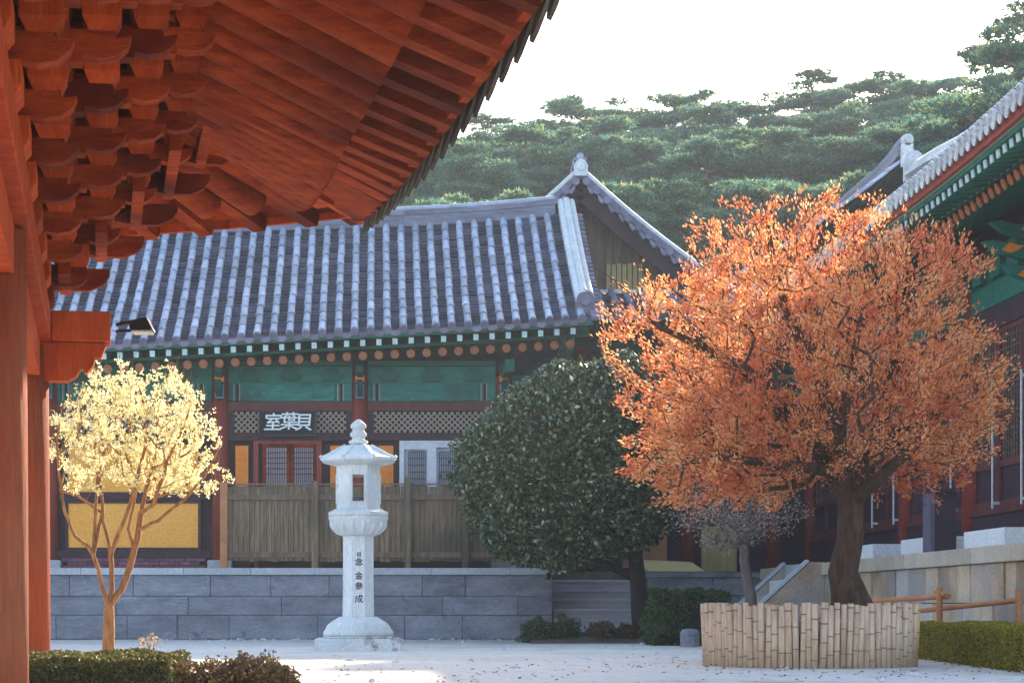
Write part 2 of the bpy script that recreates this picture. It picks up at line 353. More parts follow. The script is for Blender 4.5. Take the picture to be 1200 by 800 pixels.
# ------------------------------------------------------------------ tiled roof
def roof_tiles(root, surf, us, tmax=None, pitch=.30, mats=('tile_pan','tile_cap','tile_end'), course=.15, capc=.42, r=.072, start=.0, tmin=0.0, hang=.07, front=True):
    """surf(u,t)->point; us: channel positions (cap rows).  pan tiles between cap rows."""
    pan = MB(); cap = MB(); end = MB()
    def frame(u, t):
        p = surf(u, t); dt = (surf(u, min(t+.01, 1)) - surf(u, max(t-.01, 0))).normalized()
        du = (surf(u+.02, t) - surf(u-.02, t)).normalized()
        nrm = du.cross(dt).normalized()
        if nrm.z < 0: nrm = -nrm
        return p, du, dt, nrm
    for k, u in enumerate(us):
        tm = 1.0 if tmax is None else tmax(u)
        if tm <= tmin + .02: continue
        L = (surf(u, tm) - surf(u, tmin)).length
        # cap row
        nc = max(1, int(L / capc))
        for j in range(nc):
            t0 = tmin + (tm-tmin)*j/nc; t1 = tmin + (tm-tmin)*min((j+1.06)/nc, 1)
            vs = []
            jx = random.uniform(-.006, .006)
            for t, rr, lift in ((t0, r*1.06, .020), (t1, r*.94, .004)):
                p, du, dt, nn = frame(u, t)
                for q in range(7):
                    a = PI * q / 6
                    vs.append(p + du*(math.cos(a)*rr + jx) + nn*(math.sin(a)*rr + lift + .03))
            cap.add(vs, [(q, q+1, q+8, q+7) for q in range(6)] + [tuple(reversed(range(7)))])
        if front:
            p, du, dt, nn = frame(u, tmin)
            c = p - dt*.012 + nn*.035
            vs = [c + du*math.cos(2*PI*q/12)*r*1.12 + nn*math.sin(2*PI*q/12)*r*1.12 for q in range(12)]
            vs += [v - dt*.04 for v in vs] + [c - dt*.04 + du*math.cos(2*PI*q/12)*r*.7 + nn*math.sin(2*PI*q/12)*r*.7 for q in range(12)]
            vs += [v + dt*.012 for v in vs[24:36]]
            fs = [(q, (q+1) % 12, 12+(q+1) % 12, 12+q) for q in range(12)] + [(12+q, 12+(q+1) % 12, 24+(q+1) % 12, 24+q) for q in range(12)]
            fs += [(24+q, 24+(q+1) % 12, 36+(q+1) % 12, 36+q) for q in range(12)] + [tuple(36+q for q in range(12))]
            end.add(vs, fs)
        if k + 1 >= len(us): continue
        u2 = us[k+1]; um = (u + u2)/2; hw = abs(u2-u)/2
        tmp = tm if tmax is None else min(tm, tmax(um) if tmax else tm)
        npn = max(1, int(L / course)); 
        for j in range(npn):
            t0 = tmin + (tmp-tmin)*j/npn; t1 = tmin + (tmp-tmin)*(j+1)/npn
            vs = []
            for t, lift in ((t0, .06), (t1, .0), (t0, .0)):
                p, du, dt, nn = frame(um, t)
                for q in range(5):
                    x = -1 + q/2
                    vs.append(p + du*x*hw*.98 + nn*(lift - .045*(1 - x*x) + .02))
            pan.add(vs, [(q, q+1, 6+q, 5+q) for q in range(4)] + [(10+q, 11+q, 1+q, q) for q in range(4)])
        if front:
            p, du, dt, nn = frame(um, tmin)
            vs = []
            for q in range(7):
                x = -1 + q/3
                top = p + du*x*hw*.95 + nn*(-.045*(1-x*x) + .05) - dt*.025
                vs += [top, p + du*x*hw*.95 + nn*(.02 - hang*(1-abs(x)**1.8) - .03) - dt*(.03 + .04*(1-x*x))]
            vs2 = [v + dt*.025 for v in vs]
            fs = [(2*q, 2*q+2, 2*q+3, 2*q+1) for q in range(6)] + [(14+2*q, 14+2*q+1, 14+2*q+3, 14+2*q+2) for q in range(6)]
            fs += [(2*q+1, 2*q+3, 14+2*q+3, 14+2*q+1) for q in range(6)]
            end.add(vs + vs2, fs)
    ro = pan.build('roof', M[mats[0]], root)
    cap.build('cover_tile', M[mats[1]], ro)
    if front: end.build('eave_tile', M[mats[2]], ro)
    return ro

def ridge_strip(pts, w, h, parent, name='ridge', mat='ridge', layers=3, capr=.08, capmat='tile_cap', base=0.0):
    """layered tile ridge along a polyline: stacked courses and a rounded row on top"""
    a = MB(); pts = [Vector(p) for p in pts]
    for i in range(len(pts)-1):
        for l in range(layers):
            zz = base + h*(l+.5)/layers; ww = w*(1 - .12*l)
            a.beam(pts[i]+Vector((0,0,zz)), pts[i+1]+Vector((0,0,zz)), ww + (.04 if l % 2 == 0 else 0), h/layers*.92)
    ra = a.build(name, M[mat], parent)
    b = MB(); b.tube([p+Vector((0,0,base+h+.01)) for p in pts], capr, 10)
    b.build('ridge_cap', M[capmat], ra, smooth=True)
    return ra

# ------------------------------------------------------------------ back hall
HY = 38.3; TZ = 1.36
def eave_z(x): return 5.80 + .051*max(x, -7.2) + .0045*max(0, x-1.5)**2
def ridge_z(x): return 8.56 + .030*max(x, -5) + .010*max(0, x)**2
def main_surf(u, t):
    ze = eave_z(u); zr = ridge_z(u)
    return Vector((u, 36.95 + 4.05*t, ze + (zr-ze)*(.86*t + .14*t*t)))
hall = empty('temple_hall', (-1.5, 40, TZ), 'long temple hall with grey tiled roof, green eaves and ochre panels behind the stone lantern', 'building')
us = [-12.0 + .3055*i for i in range(53)]
us = [u for u in us if u < 4.0]
r0 = roof_tiles(hall, main_surf, us)
# far slope (behind) and underlay
g = MB()
for i in range(16):
    a = -12 + 16.1*i/16; b = -12 + 16.1*(i+1)/16
    g.quad((a, 41.0, ridge_z(a)-.02), (b, 41.0, ridge_z(b)-.02), (b, 45.2, 5.6), (a, 45.2, 5.6))
    for q in range(6):
        t0, t1 = q/6, (q+1)/6
        pa, pb, pc, pd = main_surf(a, t0), main_surf(b, t0), main_surf(b, t1), main_surf(a, t1)
        dz = Vector((0,0,-.06)); g.quad(pa+dz, pb+dz, pc+dz, pd+dz)
g.build('roof_deck', M['tile_end'], hall)
rp = [Vector((x, 41.05, ridge_z(x)-.05)) for x in np.linspace(-12, 3.75, 26)]
ridge_strip(rp, .34, .36, r0, capr=.085)
# verge ridge at the right end (pale mortar, rounded tile row) with end tile
vp = []
for i in range(13):
    t = 1 - .93*i/12; p = main_surf(3.98 , t); vp.append(p + Vector((.0, 0, .02)))
a = MB()
for i in range(12): a.beam(vp[i]+Vector((0,0,.1)), vp[i+1]+Vector((0,0,.1)), .30, .2)
vr = a.build('verge_ridge', M['ridge'], r0)
a = MB()
for s in (-.11, .0, .11): a.tube([p+Vector((s,0,.22+(.04 if s == 0 else 0))) for p in vp], .075, 8)
a.build('ridge_cap', M['mortar_glare'], vr, smooth=True)
a = MB(); e = vp[-1]
a.tube([e+Vector((0,-.06,.20)), e+Vector((0,.05,.22))], .17, 14); a.tube([e+Vector((0,-.10,.20)), e+Vector((0,-.05,.2))], .10, 12)
a.box(e.x-.19, e.x+.19, e.y-.05, e.y+.1, e.z-.08, e.z+.12)
a.build('end_tile', M['tile_end'], vr)
# small tile row right of the verge + bargeboard
a = MB()
for i in range(26):
    t = i/26; p = main_surf(4.08, t)
    a.tube([p+Vector((-.02,0,.03)), p+Vector((.22,0,.0))], .065, 8)
a.build('verge_tile', M['tile_end'], r0)
a = MB()
for i in range(10): a.beam(main_surf(4.2, i/10)-Vector((0,0,.2)), main_surf(4.2, (i+1)/10)-Vector((0,0,.2)), .06, .3)
a.build('bargeboard', M['maroon_dark'], hall)

# eave: boards, flying rafters, rafters
a = MB()
for i in range(40):
    x0 = -12 + 16.1*i/40; x1 = -12 + 16.1*(i+1)/40
    a.beam((x0, 37.02, eave_z(x0)-.075), (x1, 37.02, eave_z(x1)-.075), .10, .07)
a.build('eave_board', M['green_paint'], hall); a = MB()
for i in range(40):
    x0 = -12 + 16.1*i/40; x1 = -12 + 16.1*(i+1)/40
    a.beam((x0, 37.55, eave_z(x0)-.215), (x1, 37.55, eave_z(x1)-.215), .08, .06)
a.build('eave_board', M['green_paint'], hall)
a = MB()
for i in range(40):
    x0 = -12 + 16.1*i/40; x1 = -12 + 16.1*(i+1)/40
    a.quad((x0, 37.0, eave_z(x0)-.10), (x1, 37.0, eave_z(x1)-.10), (x1, 37.6, eave_z(x1)-.0), (x0, 37.6, eave_z(x0)-.0))
    a.quad((x0, 37.5, eave_z(x0)-.20), (x1, 37.5, eave_z(x1)-.20), (x1, 40.4, eave_z(x1)+1.25), (x0, 40.4, eave_z(x0)+1.25))
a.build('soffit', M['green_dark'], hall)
for i in range(53):
    x = -11.85 + .3055*i
    if x > 4.0: break
    z = eave_z(x)
    f = MB(); f.beam((x, 37.06, z-.19), (x, 37.75, z-.10), .10, .12); fo = f.build('flying_rafter', M['green_paint'], hall)
    f = MB(); f.beam((x, 37.045, z-.19), (x, 37.063, z-.187), .095, .115); f.build('painted_end', M['pale_paint'], fo)
    f = MB(); f.tube([(x, 37.6, z-.36), (x, 40.3, z+1.0)], .078, 10); fo = f.build('rafter', M['green_paint'], hall)
    f = MB(); f.tube([(x, 37.582, z-.365), (x, 37.602, z-.36)], .084, 12); eo = f.build('painted_end', M['orange_dim'], fo)
    f = MB()
    for q in range(6):
        aa = q*PI/3; f.tube([(x+.045*math.cos(aa), 37.572, z-.365+.045*math.sin(aa)), (x+.045*math.cos(aa), 37.583, z-.363+.045*math.sin(aa))], .013, 6)
    f.tube([(x, 37.570, z-.367), (x, 37.583, z-.363)], .02, 8)
    f.build('flower_dots', M['lattice_tan'], fo)

def HX(px): return (px-CX)/(F/HY)
def HZ(py): return EYE + (CY-py)/(F/HY)
COLS = [-12.0, -9.2, -6.35, -3.02, -.30, 2.49]
for cx_ in COLS:
    a = MB(); a.tube([(cx_, HY, TZ+.14), (cx_, HY, 5.1)], [.175, .155], 16); a.build('column', M['red_column'], hall, smooth=True)
    a = MB(); a.box(cx_-.24, cx_+.24, HY-.25, HY+.25, TZ, TZ+.17); a.build('column_base', M['granite_cap'], hall, bevel=.02)
    # painted bracket on column head
    b = MB()
    prof = [(0,-.18),(-.35,-.14),(-.62,-.02),(-.78,.12),(-.70,.16),(-.5,.08),(-.34,.16),(0,.16)]
    b.prism(prof, (cx_, HY, 4.82), (0,1,0), (0,0,1), (.12,0,0))
    b.prism([(p*.8, q*.8) for p, q in prof], (cx_, HY, 5.16), (0,1,0), (0,0,1), (.12,0,0))
    bo = b.build('bracket', M['green_dark'], hall)
    b = MB(); b.box(cx_-.085, cx_+.085, HY-.30, HY-.20, 4.98, 5.10); b.build('painted_block', M['orange_paint'], bo)
    b = MB(); b.box(cx_-.08, cx_+.08, HY-.33, HY-.19, 4.66, 4.93); b.build('painted_block', M['blue_paint'], bo)
    b = MB(); b.box(cx_-.10, cx_+.10, HY-.32, HY-.19, 5.13, 5.28); b.build('painted_block', M['maroon'], bo)
for i in range(len(COLS)-1):
    x0 = COLS[i]+.15; x1 = COLS[i+1]-.15
    a = MB(); a.box(x0, x1, HY-.10, HY+.10, 4.62, 4.97); bo = a.build('lower_beam', M['teal'], hall, bevel=.015)
    for sx in (x0+.05, x1-.35):     # painted bands at the beam ends
        for q, mm in enumerate(('green_dark','lattice_tan','ink','lattice_tan')):
            b = MB(); b.box(sx+.055*q, sx+.055*q+(.02 if mm == 'lattice_tan' else .045), HY-.104, HY-.09, 4.63, 4.96)
            if mm == 'ink':
                for kz in range(3): pass
            b.build('painted_band', M[mm], bo)
    a = MB(); a.box(x0, x1, HY-.06, HY+.06, 4.973, 5.30); a.build('upper_beam', M['green_paint'], hall)
    a = MB(); a.box(x0, x1, HY-.16, HY+.12, 5.303, 5.40); a.build('plate_beam', M['green_dark'], hall)
    # carved cloud panels between the beams
    for k in range(3):
        xc = lerp(x0, x1, (k+.5)/3); a = MB()
        a.prism([(-.16,-.12),(.16,-.12),(.22,.0),(.12,.06),(.14,.13),(-.14,.13),(-.12,.06),(-.22,0)], (xc, HY-.08, 5.13), (1,0,0), (0,0,1), (0,.06,0))
        a.build('carved_block', M['green_dark'], hall)
    a = MB(); a.box(x0, x1, HY-.07, HY+.07, 4.44, 4.615); a.build('lintel', M['maroon'], hall)
    a = MB(); a.box(x0, x1, HY-.07, HY+.07, 3.86, 4.00); a.build('lintel', M['maroon_dark'], hall)
    a = MB(); a.box(x0, x1, HY+.10, HY+.14, TZ, 4.44); a.build('wall', M['maroon_dark'], hall)
    if i >= 3 or True:
        # diagonal lattice transom
        la = MB(); bw = (x1-.12) - (x0+.12); s = .115
        zb, zt = 4.02, 4.42; hh = zt-zb
        k = -int(hh/s)-1
        xx0 = x0+.12
        while k*s < bw:
            for sg in (1, -1):
                xa = k*s; xb = xa+hh
                za, zz = (zb, zt) if sg == 1 else (zt, zb)
                pa = [xa, za]; pb = [xb, zz]
                if xa < 0: f = -xa/hh; pa = [0, lerp(za, zz, f)]
                if xb > bw: f = (bw-xa)/hh; pb = [bw, lerp(za, zz, f)]
                if pb[0] > pa[0]+.01:
                    yy = HY-.03 + (0 if sg == 1 else .021)
                    la.beam((xx0+pa[0], yy, pa[1]), (xx0+pb[0], yy, pb[1]), .02, .028, up=(0,0,1))
            k += 1
        fr = MB(); fr.box(x0, x0+.12, HY-.06, HY+.05, 4.003, 4.437); fr.build('transom_post', M['maroon_dark'], hall); fr = MB(); fr.box(x1-.12, x1, HY-.06, HY+.05, 4.003, 4.437)
        fo = fr.build('transom_post', M['maroon_dark'], hall)
        la.build('lattice', M['lattice_tan'], fo)
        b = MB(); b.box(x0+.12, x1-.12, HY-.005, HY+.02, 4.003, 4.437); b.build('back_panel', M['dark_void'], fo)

# bay with ochre plaster panels (left of the plank fence)
for (x0, x1) in ((-9.2, -6.35), (-6.35, -3.02)):
    for (z0, z1) in ((1.78, 2.64), (2.86, 3.78)):
        a = MB(); a.box(x0+.36, x1-.44, HY-.02, HY+.06, z0, z1); po = a.build('plaster_panel', M['ochre'], hall)
        f = MB()
        f.box(x0+.30, x0+.358, HY-.05, HY+.08, z0-.06, z1+.06); f.box(x1-.438, x1-.38, HY-.05, HY+.08, z0-.06, z1+.06)
        f.box(x0+.30, x1-.38, HY-.052, HY+.08, z0-.06, z0-.002); f.box(x0+.30, x1-.38, HY-.052, HY+.08, z1+.002, z1+.06)
        f.build('frame', M['maroon_dark'], po)
    a = MB(); a.box(x0+.17, x1-.17, HY-.09, HY+.09, 1.58, 1.715); a.build('sill_beam', M['maroon_dark'], hall)
    a = MB(); a.box(x0+.17, x1-.17, HY-.075, HY+.09, 2.705, 2.795); a.build('rail', M['maroon_dark'], hall)
    bk = MB()
    for r_ in range(3):
        xx = x0+.25 + (.1 if r_ % 2 else 0)
        while xx < x1-.42:
            bk.box(xx, xx+.19, HY-.10, HY+.05, TZ+.004+.072*r_, TZ+.066+.072*r_); xx += .20
    bk.build('brick_plinth', M['brick_plinth'], hall)

# lattice doors, bay 3 ; ochre slivers ; white window, bay 4
def door_leaf(x0, x1, z0, z1, parent, y=HY-.02):
    f = MB()
    f.box(x0, x0+.07, y-.03, y+.03, z0, z1); f.box(x1-.07, x1, y-.03, y+.03, z0, z1)
    f.box(x0+.07, x1-.07, y-.03, y+.03, z1-.07, z1); f.box(x0+.07, x1-.07, y-.03, y+.03, z0, z0+.08)
    do = f.build('door', M['red_wood'], parent)
    p = MB(); p.box(x0+.07, x1-.07, y+.005, y+.02, z0+.08, z1-.07); p.build('paper', M['paper'], do)
    l = MB(); n = 9
    for i in range(1, n): xx = lerp(x0+.07, x1-.07, i/n); l.box(xx-.007, xx+.007, y-.018, y-.002, z0+.08, z1-.07)
    m_ = 14
    for j in range(1, m_):
        if 5 <= j <= 8: continue
        zz = lerp(z0+.08, z1-.07, j/m_); l.box(x0+.07, x1-.07, y-.024, y-.0185, zz-.007, zz+.007)
    l.build('lattice', M['maroon'], do)
door_leaf(HX(308), HX(340), 2.2, 3.80, hall); door_leaf(HX(341), HX(371), 2.2, 3.80, hall)
a = MB()
for px in (300, 374): a.box(HX(px)-.05, HX(px)+.05, HY-.06, HY+.08, TZ, 3.86)
a.box(HX(300)+.05, HX(374)-.05, HY-.055, HY+.08, 3.80, 3.86); a.build('door_frame', M['red_column'], hall)
for (p0, p1) in ((276, 291), (387, 401), (443, 461)):
    a = MB(); a.box(HX(p0), HX(p1), HY-.02, HY+.05, 2.0, HZ(522)); a.build('plaster_strip', M['orange_paint'], hall)
wx0, wx1, wz0, wz1 = HX(468), HX(545), 2.2, HZ(511)
f = MB()
f.box(wx0, wx1, HY-.06, HY+.06, wz1-.14, wz1); f.box(wx0, wx0+.09, HY-.06, HY+.06, wz0, wz1-.14)
f.box(wx1-.09, wx1, HY-.06, HY+.06, wz0, wz1-.14)
xm = HX(506); f.box(xm-.09, xm+.09, HY-.05, HY+.04, wz0, wz1-.14)
f.box(wx0+.09, xm-.09, HY-.045, HY+.04, wz1-.26, wz1-.14); f.box(xm+.09, wx1-.09, HY-.045, HY+.04, wz1-.22, wz1-.14)
wo_ = f.build('window', M['white_frame'], hall)
p = MB(); p.box(wx0+.09, wx1-.09, HY+.01, HY+.03, wz0, wz1-.14); p.build('pane', M['paper'], wo_)
l = MB()
for (a0, a1) in ((wx0+.18, xm-.13), (xm+.15, wx1-.12)):
    for i in range(10): xx = lerp(a0, a1, i/9); l.box(xx-.005, xx+.005, HY-.012, HY-.002, wz0, wz1-.3)
    for j in range(12): zz = lerp(wz0, wz1-.3, j/11); l.box(a0, a1, HY-.018, HY-.013, zz-.005, zz+.005)
l.build('lattice', M['ink'], wo_)
# end wall of the hall
a = MB(); a.box(2.62, 2.70, HY+.2, 44.5, TZ, 5.6); a.build('wall', M['maroon_dark'], hall)
a = MB(); a.box(-12.1, -12.0, HY+.2, 44.5, TZ, 5.6); a.build('wall', M['maroon_dark'], hall)
a = MB(); a.box(-12.1, 2.7, 44.5, 44.6, TZ, 5.6); a.build('wall', M['maroon_dark'], hall)
# corner eave beams beyond last column
a = MB(); a.box(2.65, 3.9, HY-.08, HY+.08, 4.9, 5.12); a.box(2.45, 2.62, 36.95, HY-.18, 5.05, 5.28)
a.prism([(0,0),(.9,.1),(1.1,.35),(.6,.3),(.3,.42),(0,.4)], (2.65, HY-.2, 4.60), (1,0,0), (0,0,1), (0,.12,0))
a.build('corner_bracket', M['green_dark'], hall)
a = MB(); a.tube([(2.95, HY-.3, 5.0), (2.95, HY-.24, 5.0)], .1, 12); a.build('painted_disc', M['blue_paint'], hall)
a = MB(); a.tube([(3.35, HY-.3, 4.82), (3.35, HY-.24, 4.82)], .07, 12); a.box(2.75, 3.1, HY-.28, HY-.25, 4.62, 4.68); a.build('painted_disc', M['orange_paint'], hall)

# signboard
sg = empty('signboard', (HX(337), HY-.2, HZ(511)), 'black name board with three white characters hanging under the green beams', 'sign')
a = MB(); a.box(HX(306), HX(369), HY-.20, HY-.14, HZ(510), HZ(484)); a.build('board', M['ink'], sg)
a = MB()
a.box(HX(305), HX(370), HY-.215, HY-.13, HZ(510)-.03, HZ(510)); a.box(HX(305), HX(370), HY-.215, HY-.13, HZ(484), HZ(484)+.03)
a.box(HX(305)-.02, HX(306)-.001, HY-.215, HY-.13, HZ(510)-.03, HZ(484)+.03); a.box(HX(369)+.001, HX(370)+.02, HY-.215, HY-.13, HZ(510)-.03, HZ(484)+.03)
a.build('frame', M['box_dark'], sg)
def text_mesh(body, name, mat, parent, loc, size, depth=.008, rot=(PI/2,0,0), bold=0.0, shear=0.0):
    cu = bpy.data.curves.new(name, 'FONT'); cu.body = body; cu.size = size; cu.extrude = depth; 
    cu.align_x = 'CENTER'; cu.align_y = 'CENTER'; cu.shear = shear
    o = bpy.data.objects.new(name, cu); col.objects.link(o)
    bpy.context.view_layer.update()
    me = bpy.data.meshes.new_from_object(o.evaluated_get(bpy.context.evaluated_depsgraph_get()))
    bpy.data.objects.remove(o)
    if bold:
        v0 = [tuple(v.co) for v in me.vertices]; f0 = [tuple(p.vertices) for p in me.polygons]; vs = []; fs = []
        for q, (dx, dy) in enumerate(((0,0),(bold,0),(-bold,0),(0,bold*.7),(0,-bold*.7))):
            fs += [tuple(i+len(vs) for i in f) for f in f0]; vs += [(x+dx, y+dy, z-q*.0012) for x, y, z in v0]
        me = bpy.data.meshes.new(name); me.from_pydata(vs, [], fs); me.update()
    m = bpy.data.objects.new(name, me); col.objects.link(m); me.materials.clear(); me.materials.append(mat)
    m.parent = parent; m.location = Vector(loc) - root_loc(parent); m.rotation_euler = rot
    return m
for ch, px, dz in (('室', 320, 0), ('葉', 339, .02), ('貝', 356, 0)):
    text_mesh(ch, 'character', M['sign_white'], sg, (HX(px), HY-.215, HZ(497)+dz), .36, .01, bold=.005, shear=.1)

# ------------------------------------------------------------------ cross wing with the planked gable
wing = empty('gabled_wing', (5.5, 46, TZ), 'cross wing with dark planked gable and bright edged bargeboards behind the orange tree', 'building')
def wr(u, t):   # right slope; u = Y
    x = 4.36 + 4.4*(1-t)
    return Vector((x, u, 6.55 + (9.78-6.55)*(.72*t + .28*t*t) + .0*u))
def wl(u, t):
    x = 4.36 - 4.4*(1-t)
    return Vector((x, u, 6.55 + (9.78-6.55)*(.72*t + .28*t*t)))
usw = [42.1 + .31*i for i in range(38)]
roof_tiles(wing, wr, usw, course=.2)
g = MB()
for q in range(8):
    t0, t1 = q/8, (q+1)/8
    g.quad(wl(41.9, t0), wl(54, t0), wl(54, t1), wl(41.9, t1))
    g.quad(wr(41.9, t0)-Vector((0,0,.08)), wr(41.9, t1)-Vector((0,0,.08)), wr(54, t1)-Vector((0,0,.08)), wr(54, t0)-Vector((0,0,.08)))
wd = g.build('roof_deck', M['tile_end'], wing)
ridge_strip([(4.36, y, 9.72 + .25*clamp((43.5-y)/1.8)**2) for y in np.linspace(41.8, 54, 14)], .3, .26, wd, capr=.08)
# verge (barge) both sides: bright rolled tile ridge, scalloped tile ends, board
for sgn, fn in ((1, wr), (-1, wl)):
    pts = [fn(41.75, 1 - .97*i/16) for i in range(17)]
    a = MB()
    for s in (0, .13): a.tube([p+Vector((0, s, .17)) for p in pts], .055, 8)
    vo = a.build('verge_ridge', M['mortar_glare'], wing, smooth=True)
    a = MB()
    for i in range(16): a.beam(pts[i]+Vector((0,.08,.05)), pts[i+1]+Vector((0,.08,.05)), .24, .14)
    a.build('ridge_course', M['ridge'], vo)
    a = MB()
    for i in range(20):
        p = fn(41.6, 1 - (i+.5)/20); d = (fn(41.6, 1-(i+.5)/20-.01)-p).normalized()
        a.tube([p+Vector((0,-.05,-.05)), p+Vector((0,.2,-.03))], .08, 10)
        a.prism([(-.1,0),(.1,0),(.07,-.09),(0,-.13),(-.07,-.09)], p+Vector((0,-.01,-.10)) + d*.11, d, (0,0,1), (0,.03,0))
    a.build('verge_tile', M['tile_end'], vo)
    a = MB()
    for i in range(16): a.beam(pts[i]+Vector((0,.06,-.34)), pts[i+1]+Vector((0,.06,-.34)), .05, .30)
    a.build('bargeboard', M['maroon_dark'], wing)
a = MB(); c = Vector((4.36, 41.66, 9.98))
a.prism([(-.13,-.22),(.13,-.22),(.15,.0),(.09,.1),(0,.15),(-.09,.1),(-.15,.0)], c, (1,0,0), (0,0,1), (0,.08,0)); a.tube([c+Vector((0,-.07,-.03)), c+Vector((0,0,-.03))], .08, 12)
a.build('end_tile', M['mortar_glare'], wing)
# gable planks
gy = 42.35; gbz = 7.40
for i in range(44):
    x = .2 + .19*i; xm_ = x + .09
    tt = 1 - abs(xm_-4.36)/4.4
    if tt <= 0: continue
    top = (wr if xm_ > 4.36 else wl)(gy, tt).z - .18
    if top <= gbz+.05: continue
    a = MB(); a.box(x, x+.18, gy+random.uniform(0,.015), gy+.05, gbz if random.random() > .4 else gbz, top)
    a.build('gable_plank', M['gable_wood'], wing)
for i in range(7):
    a = MB(); x = 4.98 + .115*i; a.box(x, x+.085, gy-.04, gy-.002, gbz+.02, gbz+.62 - .02*(i % 2)); a.build('pale_slat', M['gable_pale'], wing)
# skirt roof under the gable
def sk_(u, t): return Vector((u, 40.75 + 1.55*t, 6.62 + .78*t + .012*max(0,u-5)**2))
roof_tiles(wing, sk_, [4.45 + .31*i for i in range(14)], course=.2)
a = MB(); a.box(.8, 8.6, gy-.16, gy-.02, gbz-.06, gbz+.04); a.build('flashing_course', M['mortar_glare'], wing)
a = MB(); a.quad((4.3,40.9,6.55),(8.8,40.9,6.7),(8.8,42.6,7.35),(4.3,42.6,7.3)); a.build('soffit', M['maroon_dark'], wing)
a = MB()
for i in range(14): a.beam((4.5+.31*i, 40.9, 6.45), (4.5+.31*i, 42.3, 7.0), .1, .12)
a.build('rafter', M['green_dark'], wing)
a = MB(); a.box(4.3, 8.6, 42.2, 42.32, TZ, 6.75); a.build('wall', M['maroon_dark'], wing)
a = MB(); a.box(4.3, 8.6, 42.08, 42.198, 5.5, 5.85); a.box(4.3, 8.6, 42.08, 42.198, 6.1, 6.3); a.build('lower_beam', M['green_dark'], wing)
a = MB(); a.box(5.3, 6.25, 42.1, 42.198, TZ+.1, 2.4); a.build('wall_board', M['rail_wood'], wing)
a = MB(); a.box(7.0, 7.75, 42.1, 42.198, TZ, 2.35); a.build('plaster_panel', M['gable_pale'], wing)
for x in (4.4, 6.7, 8.5):
    a = MB(); a.tube([(x, 42.1, TZ), (x, 42.1, 6.2)], .15, 12); a.build('column', M['red_column'], wing, smooth=True)

# rear hall whose ridge end shows above the right hall's eave
rear = empty('rear_hall', (12, 50, TZ), 'distant tiled roof with a white ridge end rising behind the right hall eave', 'building')
def rs(u, t): return Vector((12.05 - 5.2*(1-t), u, 7.3 + 3.45*(.8*t+.2*t*t)))
def rs2(u, t): return Vector((12.05 + 5.2*(1-t), u, 7.3 + 3.45*(.8*t+.2*t*t)))
ro = roof_tiles(rear, rs, [44.7 + .31*i for i in range(36)], course=.25)
g = MB()
for q in range(5): g.quad(rs2(44.6, q/5), rs2(56, q/5), rs2(56, (q+1)/5), rs2(44.6, (q+1)/5)); g.quad(rs(44.6, q/5)-Vector((0,0,.07)), rs(44.6,(q+1)/5)-Vector((0,0,.07)), rs(56,(q+1)/5)-Vector((0,0,.07)), rs(56,q/5)-Vector((0,0,.07)))
g.build('roof_deck', M['tile_end'], rear)
ridge_strip([(12.05, y, 10.65 + .22*clamp((47-y)/2.5)**2) for y in np.linspace(44.6, 56, 14)], .34, .42, ro, capr=.09)
a = MB(); c = Vector((12.05, 44.5, 11.22)); a.tube([c+Vector((0,-.1,-.03)), c+Vector((0,.12,-.03))], .13, 16); a.tube([c+Vector((0,-.16,-.03)), c+Vector((0,-.1,-.03))], .08, 14); a.box(11.93, 12.17, 44.4, 44.6, 10.6, 11.1)
a.build('end_tile', M['mortar_glare'], rear)
a = MB(); a.box(8.2, 15.9, 45.5, 55.5, TZ, 7.4); a.build('wall', M['maroon_dark'], rear)

# ------------------------------------------------------------------ terrace
def stone_wall(mb, x0, x1, y, z0, z1, courses, bw, th=.5, seed=1, axis='x', gap=.004, jit=.02):
    rr = random.Random(seed); hs = courses
    z = z0
    tot = sum(hs)
    for c, h_ in enumerate(hs):
        zz = z + (z1-z0)*h_/tot; x = x0
        while x < x1-.02:
            w_ = bw*rr.uniform(.6, 1.5); xe = min(x+w_, x1)
            if x1-xe < bw*.3: xe = x1
            d = rr.uniform(-jit, jit)
            if axis == 'x': mb.box(x+gap, xe-gap, y+d, y+th, z+gap, zz-gap)
            else: mb.box(y+d, y+th, x+gap, xe-gap, z+gap, zz-gap)
            x = xe
        z = zz
ter = empty('stone_terrace', (-4, 37.5, 0), 'grey granite block terrace wall with pale capstones under the temple hall', 'wall')
a = MB(); stone_wall(a, -12.5, 3.36, 37.3, 0, 1.225, (.46,.36,.40), 1.25, seed=4); a.build('wall_face', M['granite'], ter, bevel=.012)
a = MB(); x = -12.5; rr = random.Random(3)
while x < 3.36:
    xe = min(x+rr.uniform(1.2, 2.4), 3.38); a.box(x+.003, xe-.003, 37.24, 37.9, 1.228, 1.36); x = xe
a.build('capstone', M['granite_cap'], ter, bevel=.01)
a = MB(); a.box(-12.6, 3.30, 37.34, 37.7, 0.0, 1.2); a.build('core', M['soil'], ter)
a = MB(); a.box(-12.6, 3.30, 37.7, 48.2, 0.0, 1.345); a.box(3.30, 30, 39.2, 48.2, 0, 1.33); tag(a.build('terrace_floor', M['soil']), kind='structure')
